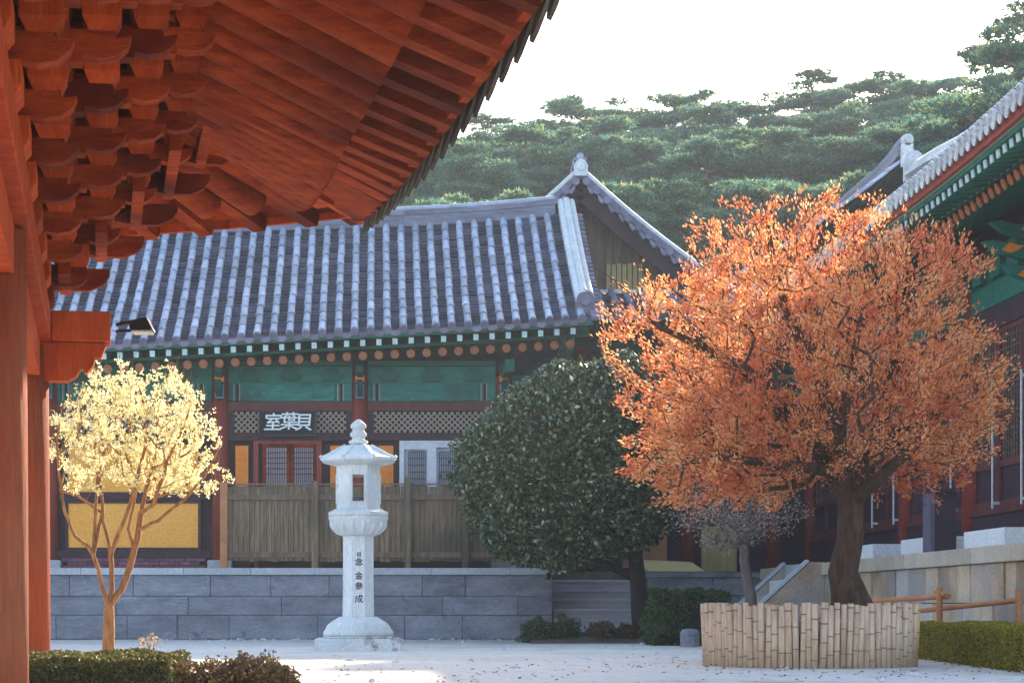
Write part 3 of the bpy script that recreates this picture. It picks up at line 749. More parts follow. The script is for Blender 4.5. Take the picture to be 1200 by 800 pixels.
# steps right of the terrace
st = empty('stone_steps', (4.3, 37.5, 0), 'broad pale stone steps up to the terrace behind the dark clipped tree', 'steps')
for i in range(6):
    a = MB(); zt = .2 + .19*i; a.box(3.40, 5.28, 36.9+.36*i, 39.2, (0 if i == 0 else zt-.188), zt); a.box(3.395, 5.285, 36.87+.36*i, 37.1+.36*i, zt-.05, zt+.004); a.build('step', M['step_stone'], st, bevel=.01)
wl2 = empty('retaining_wall', (6.3, 38.3, 0), 'low dark retaining wall of rough blocks right of the stone steps', 'wall')
a = MB(); stone_wall(a, 5.34, 8.2, 38.4, 0, 1.2, (.45,.38,.35), .8, th=.7, seed=8); a.build('wall_face', M['granite'], wl2, bevel=.012)
a = MB(); a.box(5.32, 8.2, 38.35, 39.3, 1.203, 1.30); a.build('capstone', M['granite'], wl2)
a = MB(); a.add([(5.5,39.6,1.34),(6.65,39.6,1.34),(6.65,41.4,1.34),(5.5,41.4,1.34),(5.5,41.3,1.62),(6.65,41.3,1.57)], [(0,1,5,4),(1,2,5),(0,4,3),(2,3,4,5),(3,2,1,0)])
tag(a.build('sunlit_patch', M['painted_sun_clay']), 'small yellow slope on the terrace beside the dark tree trunk, sunlight put into its colour', 'light_patch')  # slope added for a sunlit patch, the sun is in its yellow

# plank fence on the terrace
fe = empty('plank_fence', (-.6, 37.6, TZ), 'weathered grey plank fence standing on the terrace before the hall doors', 'fence')
x = HX(266)*.985
x1 = 2.35
k = 0
fx = []
while x < x1:
    wv = random.uniform(.085, .125)
    a = MB(); dy = random.uniform(-.006, .006)
    a.box(x, x+wv-.008, 37.60+dy, 37.625+dy, TZ+.14+random.uniform(-.02,.01), 2.93+random.uniform(-.015,.015)); fx.append(a); x += wv
for a in fx: a.build('plank', M['fence_wood'], fe)
a = MB()
for z in (2.72, 1.62): a.box(HX(266)*.985, x1, 37.555, 37.592, z-.05, z+.05)
a.box(HX(266)*.985, x1, 37.57, 37.65, 2.955, 2.985)
a.build('rail', M['gable_wood'], fe)
for px in (369, 478, 545):
    X = (px-CX)/(F/37.5); a = MB(); a.box(X-.06, X+.06, 37.47, 37.552, TZ, 3.02 if px != 478 else 3.10); a.build('post', M['fence_wood'], fe)
X = (262-CX)/(F/37.5); a = MB(); a.box(X-.07, X+.07, 37.52, 37.66, TZ, 3.0); a.build('post', M['rail_wood'], fe)

# ------------------------------------------------------------------ stone lantern
LX, LY = -.244, 28.0; LS = 82.1
def lz(py): return EYE + (CY-py)/LS
lan = empty('stone_lantern', (LX, LY, 0), 'tall pale stone lantern with octagonal shaft, lotus capital and wide stone roof', 'lantern')
a = MB(); a.box(LX-.60, LX+.60, LY-.60, LY+.60, -.02, .17); a.box(LX-.5, LX+.5, LY-.5, LY+.5, .172, .20); a.build('plinth', M['plinth_stone'], lan, bevel=.02)
def petals(mb, c, r, z0, z1, n, out, up=True, w=.5):
    for k in range(n):
        a_ = 2*PI*(k+.5)/n; d = Vector((math.cos(a_), math.sin(a_), 0)); s = Vector((-math.sin(a_), math.cos(a_), 0))
        hw = PI*r/n*.92; vs = []; fs = []; m_ = 6; q_ = 6
        for i in range(m_+1):
            t = i/m_; zz = lerp(z0, z1, t); bul = math.sin(PI*min(1, t*.85+.15))
            rr_ = r + out*(t if up else 1-t); ww = hw*(math.sin(PI*(.12+.75*(1-t if not up else t)**.7)) if 0 < t < 1 else .55)
            ww = hw*(.62+.38*math.sin(PI*t)) * (1 if 0 < i < m_ else .75)
            for j in range(q_+1):
                x_ = -1+2*j/q_
                vs.append(c + d*(rr_ - .02 + .085*bul*(1-abs(x_)**2.5)) + s*x_*ww + Vector((0,0,zz)))
        for i in range(m_):
            for j in range(q_): fs.append((i*(q_+1)+j, i*(q_+1)+j+1, (i+1)*(q_+1)+j+1, (i+1)*(q_+1)+j))
        mb.add(vs, fs)
c0 = Vector((LX, LY, 0)); O = PI/8
a = MB(); a.lathe(c0, [(.50,.203),(.50,.26),(.47,.30),(.44,.36),(.36,.42),(.30,.455),(.27,.475)], 32); a_o = a.build('lotus_base', M['lantern_stone'], lan, smooth=True)
a = MB(); petals(a, c0, .33, .43, .23, 16, .15); a.build('petal_ring', M['lantern_stone'], a_o, smooth=True)
a = MB(); a.lathe(c0, [(.245,.476),(.235,.9),(.235,lz(628))], 8, O); a.build('shaft', M['lantern_stone'], lan, bevel=.006)
z1 = lz(628)
a = MB(); a.lathe(c0, [(.24,z1+.002),(.30,z1+.03),(.38,z1+.12),(.42,z1+.24),(.43,z1+.28)], 32); a_o = a.build('lotus_capital', M['lantern_stone'], lan, smooth=True)
a = MB(); petals(a, c0, .28, z1+.02, z1+.25, 16, .14); a.build('petal_ring', M['lantern_stone'], a_o, smooth=True)
z2 = z1+.282
a = MB(); a.lathe(c0, [(.455,z2),(.46,z2+.05),(.40,z2+.075),(.36,z2+.10)], 8, O); a.build('platform', M['lantern_stone'], lan, bevel=.006)
z3 = z2+.102; z4 = lz(546)
fc = None; R = .335; hole = MB(); a = MB()
for k in range(8):
    aa = PI/8 + k*PI/4 ; ab = aa + PI/4
    p0 = c0 + Vector((R*math.cos(aa), R*math.sin(aa), 0)); p1 = c0 + Vector((R*math.cos(ab), R*math.sin(ab), 0))
    mid = (p0+p1)/2; s = (p1-p0).normalized(); nrm = (mid-c0).normalized(); L = (p1-p0).length
    def pan(u0, u1, za, zb):
        q0 = mid + s*u0; q1 = mid + s*u1; inn = -nrm*.07
        vs = [q0+Vector((0,0,za)), q1+Vector((0,0,za)), q1+inn+Vector((0,0,za)), q0+inn+Vector((0,0,za))]
        vs += [v+Vector((0,0,zb-za)) for v in vs]
        a.add(vs, [(3,2,1,0),(4,5,6,7),(0,1,5,4),(1,2,6,5),(2,3,7,6),(3,0,4,7)])
    if k % 2 == 1:
        h0 = z3+.10; h1 = z4-.14
        pan(-L/2, -.085, z3, z4); pan(.085, L/2, z3, z4); pan(-.085, .085, z3, h0); pan(-.085, .085, h1, z4)
        fr = .018
        for (u0,u1,za,zb) in ((-.105,-.085,h0-.02,h1+.02),(.085,.105,h0-.02,h1+.02),(-.085,.085,h0-.02,h0),(-.085,.085,h1,h1+.02)):
            q0 = mid + s*u0 + nrm*.012; q1 = mid+s*u1+nrm*.012; inn = -nrm*.03
            vs = [q0+Vector((0,0,za)), q1+Vector((0,0,za)), q1+inn+Vector((0,0,za)), q0+inn+Vector((0,0,za))]; vs += [v+Vector((0,0,zb-za)) for v in vs]
            hole.add(vs, [(3,2,1,0),(4,5,6,7),(0,1,5,4),(1,2,6,5),(2,3,7,6),(3,0,4,7)])
    else: pan(-L/2, L/2, z3, z4)
fc = a.build('fire_chamber', M['lantern_stone'], lan); hole.build('window_rim', M['lantern_stone'], fc)
a = MB(); a.lathe(c0, [(.12,z3+.001),(.12,z3+.16),(.05,z3+.18)], 12); a.build('lamp_stand', M['granite'], fc)
a = MB(); zr = z4+.002
prof = [(.34,zr),(.52,zr+.02),(.565,zr+.035),(.565,zr+.075),(.46,zr+.13),(.36,zr+.19),(.27,zr+.25),(.20,zr+.285),(.10,zr+.30)]
a.lathe(c0, prof, 8, O)
# lift the corners of the stone roof
vv = []
for v in a.v:
    v = Vector(v); d = (v-c0); r_ = math.hypot(d.x, d.y); vv.append(v + Vector((0,0, .03*clamp((r_-.4)/.16) )))
a.v = vv; rf = a.build('lantern_roof', M['lantern_stone'], lan, bevel=.006)
a = MB()
for k in range(8):
    aa = O + k*PI/4; d = Vector((math.cos(aa), math.sin(aa), 0))
    a.tube([c0+d*.20+Vector((0,0,zr+.285)), c0+d*.36+Vector((0,0,zr+.20)), c0+d*.46+Vector((0,0,zr+.145)), c0+d*.56+Vector((0,0,zr+.105)), c0+d*.585+Vector((0,0,zr+.125))], [.022,.022,.022,.022,.026], 6)
petals(a, c0, .10, zr+.30, zr+.25, 10, .11)
a.build('roof_rib', M['lantern_stone'], rf)
zf = zr+.302
a = MB(); a.lathe(c0, [(.10,zf),(.135,zf+.02),(.14,zf+.05),(.095,zf+.07),(.085,zf+.10),(.115,zf+.12),(.12,zf+.16),(.09,zf+.19),(.08,zf+.22),(.11,zf+.24),(.115,zf+.28),(.085,zf+.31),(.05,zf+.34),(.02,zf+.36)], 20)
a.build('finial', M['lantern_stone'], lan, smooth=True)
yt = LY - .235*math.cos(PI/8) - .004
for ch, py, s_ in (('日', 650, .07), ('念', 659, .115), ('金', 675, .115), ('參', 687, .115), ('成', 702, .125)):
    text_mesh(ch, 'inscription', M['ink'], lan, (LX+.01, yt, EYE+(CY-py)/LS), s_, .003, bold=.002)

# ------------------------------------------------------------------ near hall (left foreground)
D = Vector((-.1390, .9903, 0)); Pp = Vector((.9903, .1390, 0)); C0 = Vector((-2.65, 15.0, 0))
def T(q): return C0 + Pp*q[0] + D*q[1] + Vector((0,0,q[2]))
near = empty('foreground_hall', tuple(C0), 'near red timber hall corner with stacked brackets, fanned rafters and broad eaves overhead', 'building')
VE = 2.72
def eu(v):     # right eave in plan
    c = clamp(1-(VE-v)/6.5); return 2.80 + .13*c*c
def ez(t):     # height at distance t from the corner
    c = clamp(1-t/6.5); return 3.72 + .47*c*c
def ev(u):
    c = clamp(1-(2.98-u)/6.5); return 2.52 + .20*c*c
# columns
for v in (0, -4.6, -9.2, -13.0):
    a = MB(T); a.tube([(0,v,-.02),(0,v,1.2),(0,v,2.6)], [.165,.16,.15], 24); a.build('column', M['old_column'], near, smooth=True)
    a = MB(T); a.lathe((0,v,-.03), [(.34,0),(.33,.05),(.26,.09)], 20); a.build('column_base', M['granite'], near)
for u in (-4.6, -9.0):
    a = MB(T); a.tube([(u,0,-.02),(u,0,2.6)], [.185,.165], 20); a.build('column', M['old_column'], near, smooth=True)
# tie beams and plate, with carved ends passing the corner column
endp = [(0,-.16),(.30,-.16),(.36,-.12),(.40,-.05),(.44,-.10),(.49,-.04),(.50,.03),(.55,.02),(.58,.10),(.58,.13),(0,.13)]
a = MB(T); a.box(-.09, .09, -13, -.17, 2.36, 2.62); a.build('tie_beam', M['red_beam'], near)
a = MB(T); a.box(-9, -.17, -.09, .09, 2.36, 2.62); a.build('tie_beam', M['red_beam'], near)
a = MB(T); a.prism(endp, (.0,0,2.49), (1,0,0), (0,0,1), (0,.18,0)); a.build('beam_end', M['red_beam'], near)
a = MB(T); a.prism(endp, (.0,0,2.49), (0,1,0), (0,0,1), (.18,0,0)); a.build('beam_end', M['red_beam'], near)
a = MB(T); a.box(-.17, .17, -13, .62, 2.625, 2.85); a.box(.172, .62, -.17, .17, 2.627, 2.852); a.box(-9, -.172, -.17, .17, 2.627, 2.852)
a.build('plate_beam', M['red_beam'], near, bevel=.01)
# wall boards behind the brackets
a = MB(T); v = -13.0
while v < 0: a.box(-.10, -.05, v+.004, v+.196, 2.855, 5.0); v += .2
v = -9.0
while v < 0: a.box(v+.004, v+.196, -.10, -.05, 2.855, 5.0); v += .2
a.build('wall_board', M['red_wood'], near)
a = MB(T); a.box(-9, .3, -13, .3, 5.05, 5.1); a.build('ceiling', M['red_wood'], near)

# bracket sets
TH = .315; Z0 = 2.852; ST = .275; NT = 5
def arm_profile(reach, h=.165):
    """carved transverse arm: flat top, tongue curving up at the tip"""
    return [(-.35,0),(reach-.10,0),(reach-.09,.035),(reach-.02,.02),(reach+.07,.035),(reach+.13,.085),(reach+.15,.14),(reach+.07,.125),(reach+.05,h),(-.35,h)]
def lat_profile(L, h=.15):
    return [(-L,h),(-L,h*.45),(-L*.93,h*.16),(-L*.8,0),(-L*.3,0),(-L*.24,.02),(L*.24,.02),(L*.3,0),(L*.8,0),(L*.93,h*.16),(L,h*.45),(L,h)]
def soro(mb, u, v, z, s=.085, h=.12):
    c = Vector((u, v, z)); b = s*.68
    vs = [c+Vector((x*b, y*b, 0)) for x, y in ((-1,-1),(1,-1),(1,1),(-1,1))] + [c+Vector((x*s, y*s, h*.45)) for x, y in ((-1,-1),(1,-1),(1,1),(-1,1))] + [c+Vector((x*s, y*s, h)) for x, y in ((-1,-1),(1,-1),(1,1),(-1,1))]
    mb.add(vs, [(3,2,1,0),(8,9,10,11)] + [(i, (i+1) % 4, 4+(i+1) % 4, 4+i) for i in range(4)] + [(4+i, 4+(i+1) % 4, 8+(i+1) % 4, 8+i) for i in range(4)])
BLK = [0, MB()]
def block(S, *a_):
    if BLK[0] < 99:
        b = MB(S); soro(b, *a_); b.build('bearing_block', M['red_beam'], near); BLK[0] += 1
    else:
        old = BLK[1].T; BLK[1].T = S; soro(BLK[1], *a_); BLK[1].T = old
def bracket_set(pos, swap):
    """pos along the wall; swap=True for the far side (outwards along v)"""
    S = (lambda q: T((q[0], q[1], q[2]))) if not swap else (lambda q: T((q[1], q[0], q[2])))
    arms = MB(S); blk = MB(S); lat = MB(S)
    block(S, 0, pos, Z0, .19, .20)
    for k in range(NT):
        z = Z0 + .20 + TH*k; reach = ST*(k+1)
        arms.prism(arm_profile(reach), (0, pos, z), (1,0,0), (0,0,1), (0,.13,0))
        for j in range(0, k+1):
            L = .44 if (k-j) % 2 == 0 else .31
            if k-j > 1: continue
            lat.prism(lat_profile(L), (ST*j, pos, z+.012*(j % 2)), (0,1,0), (0,0,1), (.14,0,0))
            for s in (-1, 0, 1):
                block(S, ST*j, pos+s*(L-.09), z+.15, .108, TH-.152)
        block(S, reach, pos, z+.162, .10, TH-.165)
    o = arms.build('bracket_arm', M['red_wood'], near)
    lat.build('cross_arm', M['red_wood'], o)
PB = 1.02
bracket_set(0, True)
for i in range(10): bracket_set(-PB*i, False)
for i in range(1, 7): bracket_set(-PB*i, True)
tag(BLK[1].build('bearing_block', M['red_beam'], near), kind='stuff')
# diagonal corner arms
for k in range(NT):
    z = Z0+.2+TH*k; a = MB(T); r_ = ST*(k+1)*1.41
    a.prism(arm_profile(r_), (0,0,z+.004), (.7071,.7071,0), (0,0,1), (-.08,.08,0)); a.build('corner_arm', M['red_wood'], near)
    b = MB(T); soro(b, ST*(k+1), ST*(k+1), z+.19, .085, TH-.19)
    # outer laterals carried to the corner
    for (x0_, x1_, sw) in ((-.5, ST*(k+1)+.34, 0), (-.5, ST*(k+1)+.34, 1)):
        prof = [(x0_,.17),(x0_,.0),(x1_-.16,0),(x1_-.05,.05),(x1_,.12),(x1_,.17)]
        if sw: b.prism(prof, (ST*(k+1), 0, z+.016), (0,1,0), (0,0,1), (.09,0,0))
        else: b.prism(prof, (0, ST*(k+1), z+.02), (1,0,0), (0,0,1), (0,.09,0))
    b.build('corner_arm', M['red_wood'], near)
# long rails tying the sets at each tier
a = MB(T)
for k in range(1, NT+1):
    z = Z0+.2+TH*k-.005
    a.box(ST*k-.045, ST*k+.045, -10, ST*k+.05, z+.165, z+.30) if k < NT else None
    if k < NT: a.box(-8, ST*k-.05, ST*k-.045, ST*k+.045, z+.167, z+.298)
a.build('bracket_rail', M['red_wood'], near)
PZ = Z0+.2+TH*NT+.06; PU = ST*NT
a = MB(T); a.tube([(PU,-13,PZ+.12),(PU,PU+.3,PZ+.12)], .13, 14); a.tube([(-9,PU,PZ+.12),(PU+.3,PU,PZ+.12)], .128, 14)
a.box(PU-.05, PU+.05, -13, PU+.2, PZ-.12, PZ+.01); a.box(-9, PU-.06, PU-.05, PU+.05, PZ-.12, PZ+.01)
a.build('purlin', M['red_beam'], near, smooth=False)

# rafters
INS = .60; RS = .43
def zin(u_or_v_out, zj, dist): return zj + dist*.53
def rafter_lines(side):
    out = []
    pos = -13.0
    while pos < 2.35:
        e_far = VE if side == 0 else 2.98
        t = e_far - pos
        o_e = eu(pos) if side == 0 else ev(pos)
        inset = INS
        zj = ez(t) + .17
        if pos < -1.0: inn = pos
        else: inn = -1.0 + (pos+1.0)*(.80/3.35)
        out.append((pos, o_e, zj, ez(t), inn)); pos += RS if pos < -1 else RS*.93
    return out
def P2(side, out_, along, z): return (out_, along, z) if side == 0 else (along, out_, z)
for side in (0, 1):
    Ls = rafter_lines(side); deck = MB(T); prevrow = None
    for (pos, oe, zj, ze, inn) in Ls:
        dirv = Vector(P2(side, oe-INS, pos, 0)) - Vector(P2(side, 0, inn, 0)); Lr = dirv.length; dn = dirv.normalized()
        J = Vector(P2(side, oe-INS, pos, zj)); 
        inner_z = 4.97 + (zj-3.9)*.35
        I = Vector(P2(side, 0, inn, inner_z)); 
        sl = (inner_z - zj)/Lr
        # eave point: continue horizontally in the same direction
        k_ = INS / max(.25, (dn.x if side == 0 else dn.y))
        k_ = min(k_, INS*1.5)
        Epos = J + dn*k_ ; 
        tE = (VE - Epos.y) if side == 0 else (2.98 - Epos.x)
        Epos.z = ez(max(tE, 0)) + .02
        I2 = I + (I-J).normalized()*.6
        a = MB(T); a.tube([I2, J + (J-I).normalized()*.08], [.15,.135], 14)
        ra = a.build('rafter', M['red_wood'], near, smooth=True)
        a = MB(T); J2 = J + Vector((0,0,.13)) - dn*.35 + Vector((0,0,.10)); a.beam(J2, Epos + Vector((0,0,.0)), .16, .13, w1=.14, h1=.11)
        fr_ = a.build('flying_rafter', M['red_wood'], near)
        row = [I2+Vector((0,0,.08)), J+Vector((0,0,.075)), J+Vector((0,0,.19)), Epos+Vector((0,0,.055))]
        if prevrow:
            for q in (0, 2): deck.quad(prevrow[q], row[q], row[q+1], prevrow[q+1])
            for q in (1,): deck.quad(prevrow[q], row[q], row[q+1], prevrow[q+1])
        prevrow = row
        last = (J, Epos)
    # fill to the corner
    Cn = Vector((2.96, 2.70, ez(0)+.05)); Cj = Vector((2.98-INS, VE-INS, ez(0)+.25)); Ci = Vector((-.4,-.4,5.2))
    row = [Ci, Cj-Vector((0,0,.08)), Cj, Cn]
    for q in range(3): deck.quad(prevrow[q], row[q], row[q+1], prevrow[q+1])
    deck.build('soffit', M['red_wood'], near)
a = MB(T); a.beam((-.5,-.5,5.0), (2.55,2.2,4.30), .2, .26); a.beam((1.9,1.6,4.52),(2.97,2.71,4.24), .16, .2); a.build('hip_rafter', M['red_beam'], near)
# eave boards
a = MB(T)
vsr = [i*.3-13 for i in range(53)]
for p0_, p1_ in zip([v for v in vsr if v < VE], [min(v+.3, VE) for v in vsr if v < VE]):
    a.beam((eu(p0_)-.02, p0_, ez(VE-p0_)+.06), (eu(p1_)-.02, p1_, ez(VE-p1_)+.06), .06, .08)
    a.beam((eu(p0_)-INS-.02, p0_, ez(VE-p0_)+.27), (eu(p1_)-INS-.02, p1_, ez(VE-p1_)+.27), .07, .07)
for p0_ in vsr:
    if p0_ < 2.9:
        p1_ = min(p0_+.3, 2.98)
        a.beam((p0_, ev(p0_)-.02, ez(2.98-p0_)+.06), (p1_, ev(p1_)-.02, ez(2.98-p1_)+.06), .06, .08)
a.build('eave_board', M['red_beam'], near)
# tiled roof above
def ns(u, t):     # u = along v
    return T((eu(u)+.07 - t*(eu(u)+.07+5.0), u, ez(VE-u) + .16 + 4.6*(.8*t+.2*t*t)))
def nf(u, t):
    return T((u, ev(u)+.07 - t*(ev(u)+.07+5.0), ez(2.98-u) + .16 + 4.6*(.8*t+.2*t*t)))
def vlim(u): return clamp((VE+.1-u)/7.8, 0, 1) if True else 1
rn = roof_tiles(near, ns, [VE-.02-.40*i for i in range(39)], tmax=lambda u: clamp((VE+.15-u)/8.1), mats=('tile_old','tile_old','tile_old'), course=.3, hang=.30, r=.10)
rn2 = roof_tiles(near, nf, [2.93-.40*i for i in range(29)], tmax=lambda u: clamp((3.05-u)/8.1), mats=('tile_old','tile_old','tile_old'), course=.3, hang=.03, r=.06)
g = MB()
def strip(fn, u0, u1, n_, lim):
    for i in range(n_):
        a0 = lerp(u0, u1, i/n_); a1 = lerp(u0, u1, (i+1)/n_)
        for q in range(6):
            def pt(u, s): return fn(u, s*lim(u)) - Vector((0,0,.05))
            g.quad(pt(a0,q/6), pt(a1,q/6), pt(a1,(q+1)/6), pt(a0,(q+1)/6))
strip(ns, VE, -13, 20, lambda u: max(.001, clamp((VE+.15-u)/8.1))); strip(nf, 2.96, -8.6, 20, lambda u: max(.001, clamp((3.05-u)/8.1)))
g.build('roof_deck', M['tile_old'], near)
ridge_strip([T((2.88-8.1*t, 2.65-8.1*t, ez(0)+.2+4.4*(.6*t+.4*t*t))) for t in np.linspace(0,1,12)], .3, .3, rn, name='hip_ridge', mat='tile_old', capmat='tile_old')
# floodlight on the beam end
fl = empty('floodlight', tuple(T((.68,-.05,2.74))), 'small black floodlight fixed to the red beam end at the hall corner', 'lamp')
a = MB(); c = T((.66,-.1,2.76)); a.tube([c, c+Vector((.10,0,.02))], .015, 8); a.tube([c+Vector((.0,0,-.05)), c+Vector((.13,-.02,-.045))], .012, 6); a.build('arm', M['black_metal'], fl)
a = MB(); b = c+Vector((.19,0,.0))
a.add([b+Vector(v) for v in ((-.09,-.08,.02),(.05,-.08,.05),(.06,.08,.05),(-.09,.08,.02),(-.07,-.1,-.05),(.10,-.1,-.045),(.10,.1,-.045),(-.07,.1,-.05))], [(0,3,2,1),(4,5,6,7),(0,1,5,4),(1,2,6,5),(2,3,7,6),(3,0,4,7)])
a.build('housing', M['black_metal'], fl)
a = MB(); a.box(b.x-.06, b.x+.09, b.y-.09, b.y+.09, b.z-.064, b.z-.052); a.build('lens', M['lens'], fl)

# ------------------------------------------------------------------ right hall
rh = empty('side_hall', (12, 30, TZ), 'right hall with green painted eaves, dark lattice doors and red columns on a stone platform', 'building')
YC = 20.6; YB = 41.0
def rez(y): return 6.20 + .03*clamp((27-y)/6.4)**2 + .12*clamp((y-33)/8)**2
def rx(y): return 7.17 - .12*clamp((27-y)/6.4)**2
def rsurf(u, t): return Vector((rx(u) + 5.6*t, u, rez(u) + 4.0*(.68*t + .32*t*t)))
ys_ = [YC + .26*i for i in range(79)]
rr0 = roof_tiles(rh, rsurf, ys_, tmax=lambda u: clamp((u-YC+.2)/5.6), course=.22, r=.07, hang=.10, mats=('tile_pan','tile_cap','mortar_glare'))  # eave tiles get a pale tone, sun reflection put into the colour
g = MB()
for i in range(20):
    a0 = lerp(YC, YB, i/20); a1 = lerp(YC, YB, (i+1)/20)
    for q in range(5):
        l0 = max(.001, clamp((a0-YC+.2)/5.6)); l1 = clamp((a1-YC+.2)/5.6)
        f0 = lambda s: rsurf(a0, s*l0)-Vector((0,0,.06)); f1 = lambda s: rsurf(a1, s*l1)-Vector((0,0,.06))
        g.quad(f0(q/5), f1(q/5), f1((q+1)/5), f0((q+1)/5))
tp = rsurf(30, 1).z
g.quad((7.05,YC-.05,6.3),(12.77,26.2,tp-.05),(18.4,YC-.05,6.3),(18.4,YC-.1,6.28))
g.quad((12.77,26.2,tp-.05),(12.77,YB,tp-.05),(18.4,YB,6.2),(18.4,YC,6.2))
g.build('roof_deck', M['tile_end'], rh)
ridge_strip([(12.77, y, tp-.05) for y in np.linspace(26.2, YB, 6)], .34, .3, rr0)
# pale hip ridge, sun glare put into the colour of its tiles
hp = [Vector((7.26,20.9,6.22)), Vector((7.36,22.2,6.28)), Vector((7.47,24,6.40)), Vector((7.60,25.5,6.55)), Vector((7.72,27,6.74)), Vector((7.85,28.6,6.90))]
ho = ridge_strip(hp, .22, .12, rr0, name='hip_ridge', mat='mortar_glare', layers=2, capr=.06, capmat='mortar_glare')
a = MB(); c = hp[-1]+Vector((0,.06,.22)); a.tube([c+Vector((0,-.05,0)), c+Vector((0,.07,0))], .15, 14); a.tube([c+Vector((-.02,-.09,0)), c], .09, 12); a.box(c.x-.13,c.x+.13,c.y-.04,c.y+.06,c.z-.3,c.z)
a.build('end_tile', M['mortar_glare'], ho)
# bands
a = MB(); b = MB(); c_ = MB(); d_ = MB(); e_ = MB(); sf = MB()
for i in range(40):
    y0 = lerp(YC, YB, i/40); y1 = lerp(YC, YB, (i+1)/40)
    z0, z1 = rez(y0), rez(y1); x0, x1 = rx(y0), rx(y1)
    a.beam((x0+.12, y0, z0-.09), (x1+.12, y1, z1-.09), .12, .15)
    b.beam((x0+.17, y0, z0-.20), (x1+.17, y1, z1-.20), .05, .06)
    c_.beam((x0+.64, y0, z0-.205), (x1+.64, y1, z1-.205), .06, .07)
    d_.beam((x0+.135, y0, z0-.172), (x1+.135, y1, z1-.172), .03, .012)
    e_.beam((x0+.60, y0, z0-.245), (x1+.60, y1, z1-.245), .012, .014)
    sf.quad((x0+.15, y0, z0-.19), (x1+.15, y1, z1-.19), (x1+.70, y1, z1-.10), (x0+.70, y0, z0-.10))
    sf.quad((x0+.62, y0, z0-.235), (x1+.62, y1, z1-.235), (x1+2.4, y1, z1+.55), (x0+2.4, y0, z0+.55))
a.build('rust_fascia', M['rust_band'], rh); b.build('eave_board', M['green_paint'], rh); c_.build('eave_board', M['green_paint'], rh)
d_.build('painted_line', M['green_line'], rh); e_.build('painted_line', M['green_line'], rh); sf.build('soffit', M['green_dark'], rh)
y = YC+.13; 
while y < 36.5:
    z = rez(y); x = rx(y)
    fan = clamp((24.5-y)/4)*.5
    f = MB(); f.beam((x+.20, y, z-.265), (x+.85, y+fan*.5, z-.17), .09, .11); fo = f.build('flying_rafter', M['green_paint'], rh)
    f = MB(); f.beam((x+.184, y, z-.267), (x+.202, y, z-.265), .10, .12); f.build('painted_end', M['pale_paint'], fo)
    f = MB(); f.tube([(x+.66, y, z-.345), (x+2.3, y+fan*1.2, z+.38)], .07, 10); fo = f.build('rafter', M['green_paint'], rh)
    f = MB(); f.tube([(x+.645, y, z-.352), (x+.662, y, z-.345)], .076, 10); f.build('painted_end', M['orange_dim'], fo)
    y += .26
# body
WX = 9.0
cy_ = [22.3, 25.9, 29.5, 33.1, 36.7, 40.3]
for y in cy_:
    a = MB(); a.tube([(WX, y, TZ), (WX, y, 5.3)], [.18,.165], 16); a.build('column', M['red_column'], rh, smooth=True)
    # bracket with carved, painted tongues reaching out
    b = MB()
    for k, (ln, zz) in enumerate(((.75, 5.02), (1.0, 5.32), (.9, 5.58))):
        b.prism([(0,-.12),(ln*.5,-.12),(ln*.8,-.04),(ln,.10),(ln*.85,.12),(ln*.6,.06),(ln*.4,.13),(0,.13)], (WX, y, zz), (-1,0,0), (0,0,1), (0,.14,0))
    bo = b.build('bracket', M['green_paint'], rh)
    b = MB()
    for (uu, zz, r_) in ((.45, 5.00, .05), (.62, 5.34, .07), (.4, 5.60, .05)):
        b = MB(); b.prism([(-r_*2,-r_*.4),(-r_*.6,-r_),(r_*.8,-r_*.7),(r_*2.2,r_*.3),(r_*.8,r_*.5),(-r_*.5,r_)], (WX-uu, y-.078, zz), (1,0,0), (0,0,1), (0,.012,0)); b.build('painted_flame', M['orange_paint'], bo)
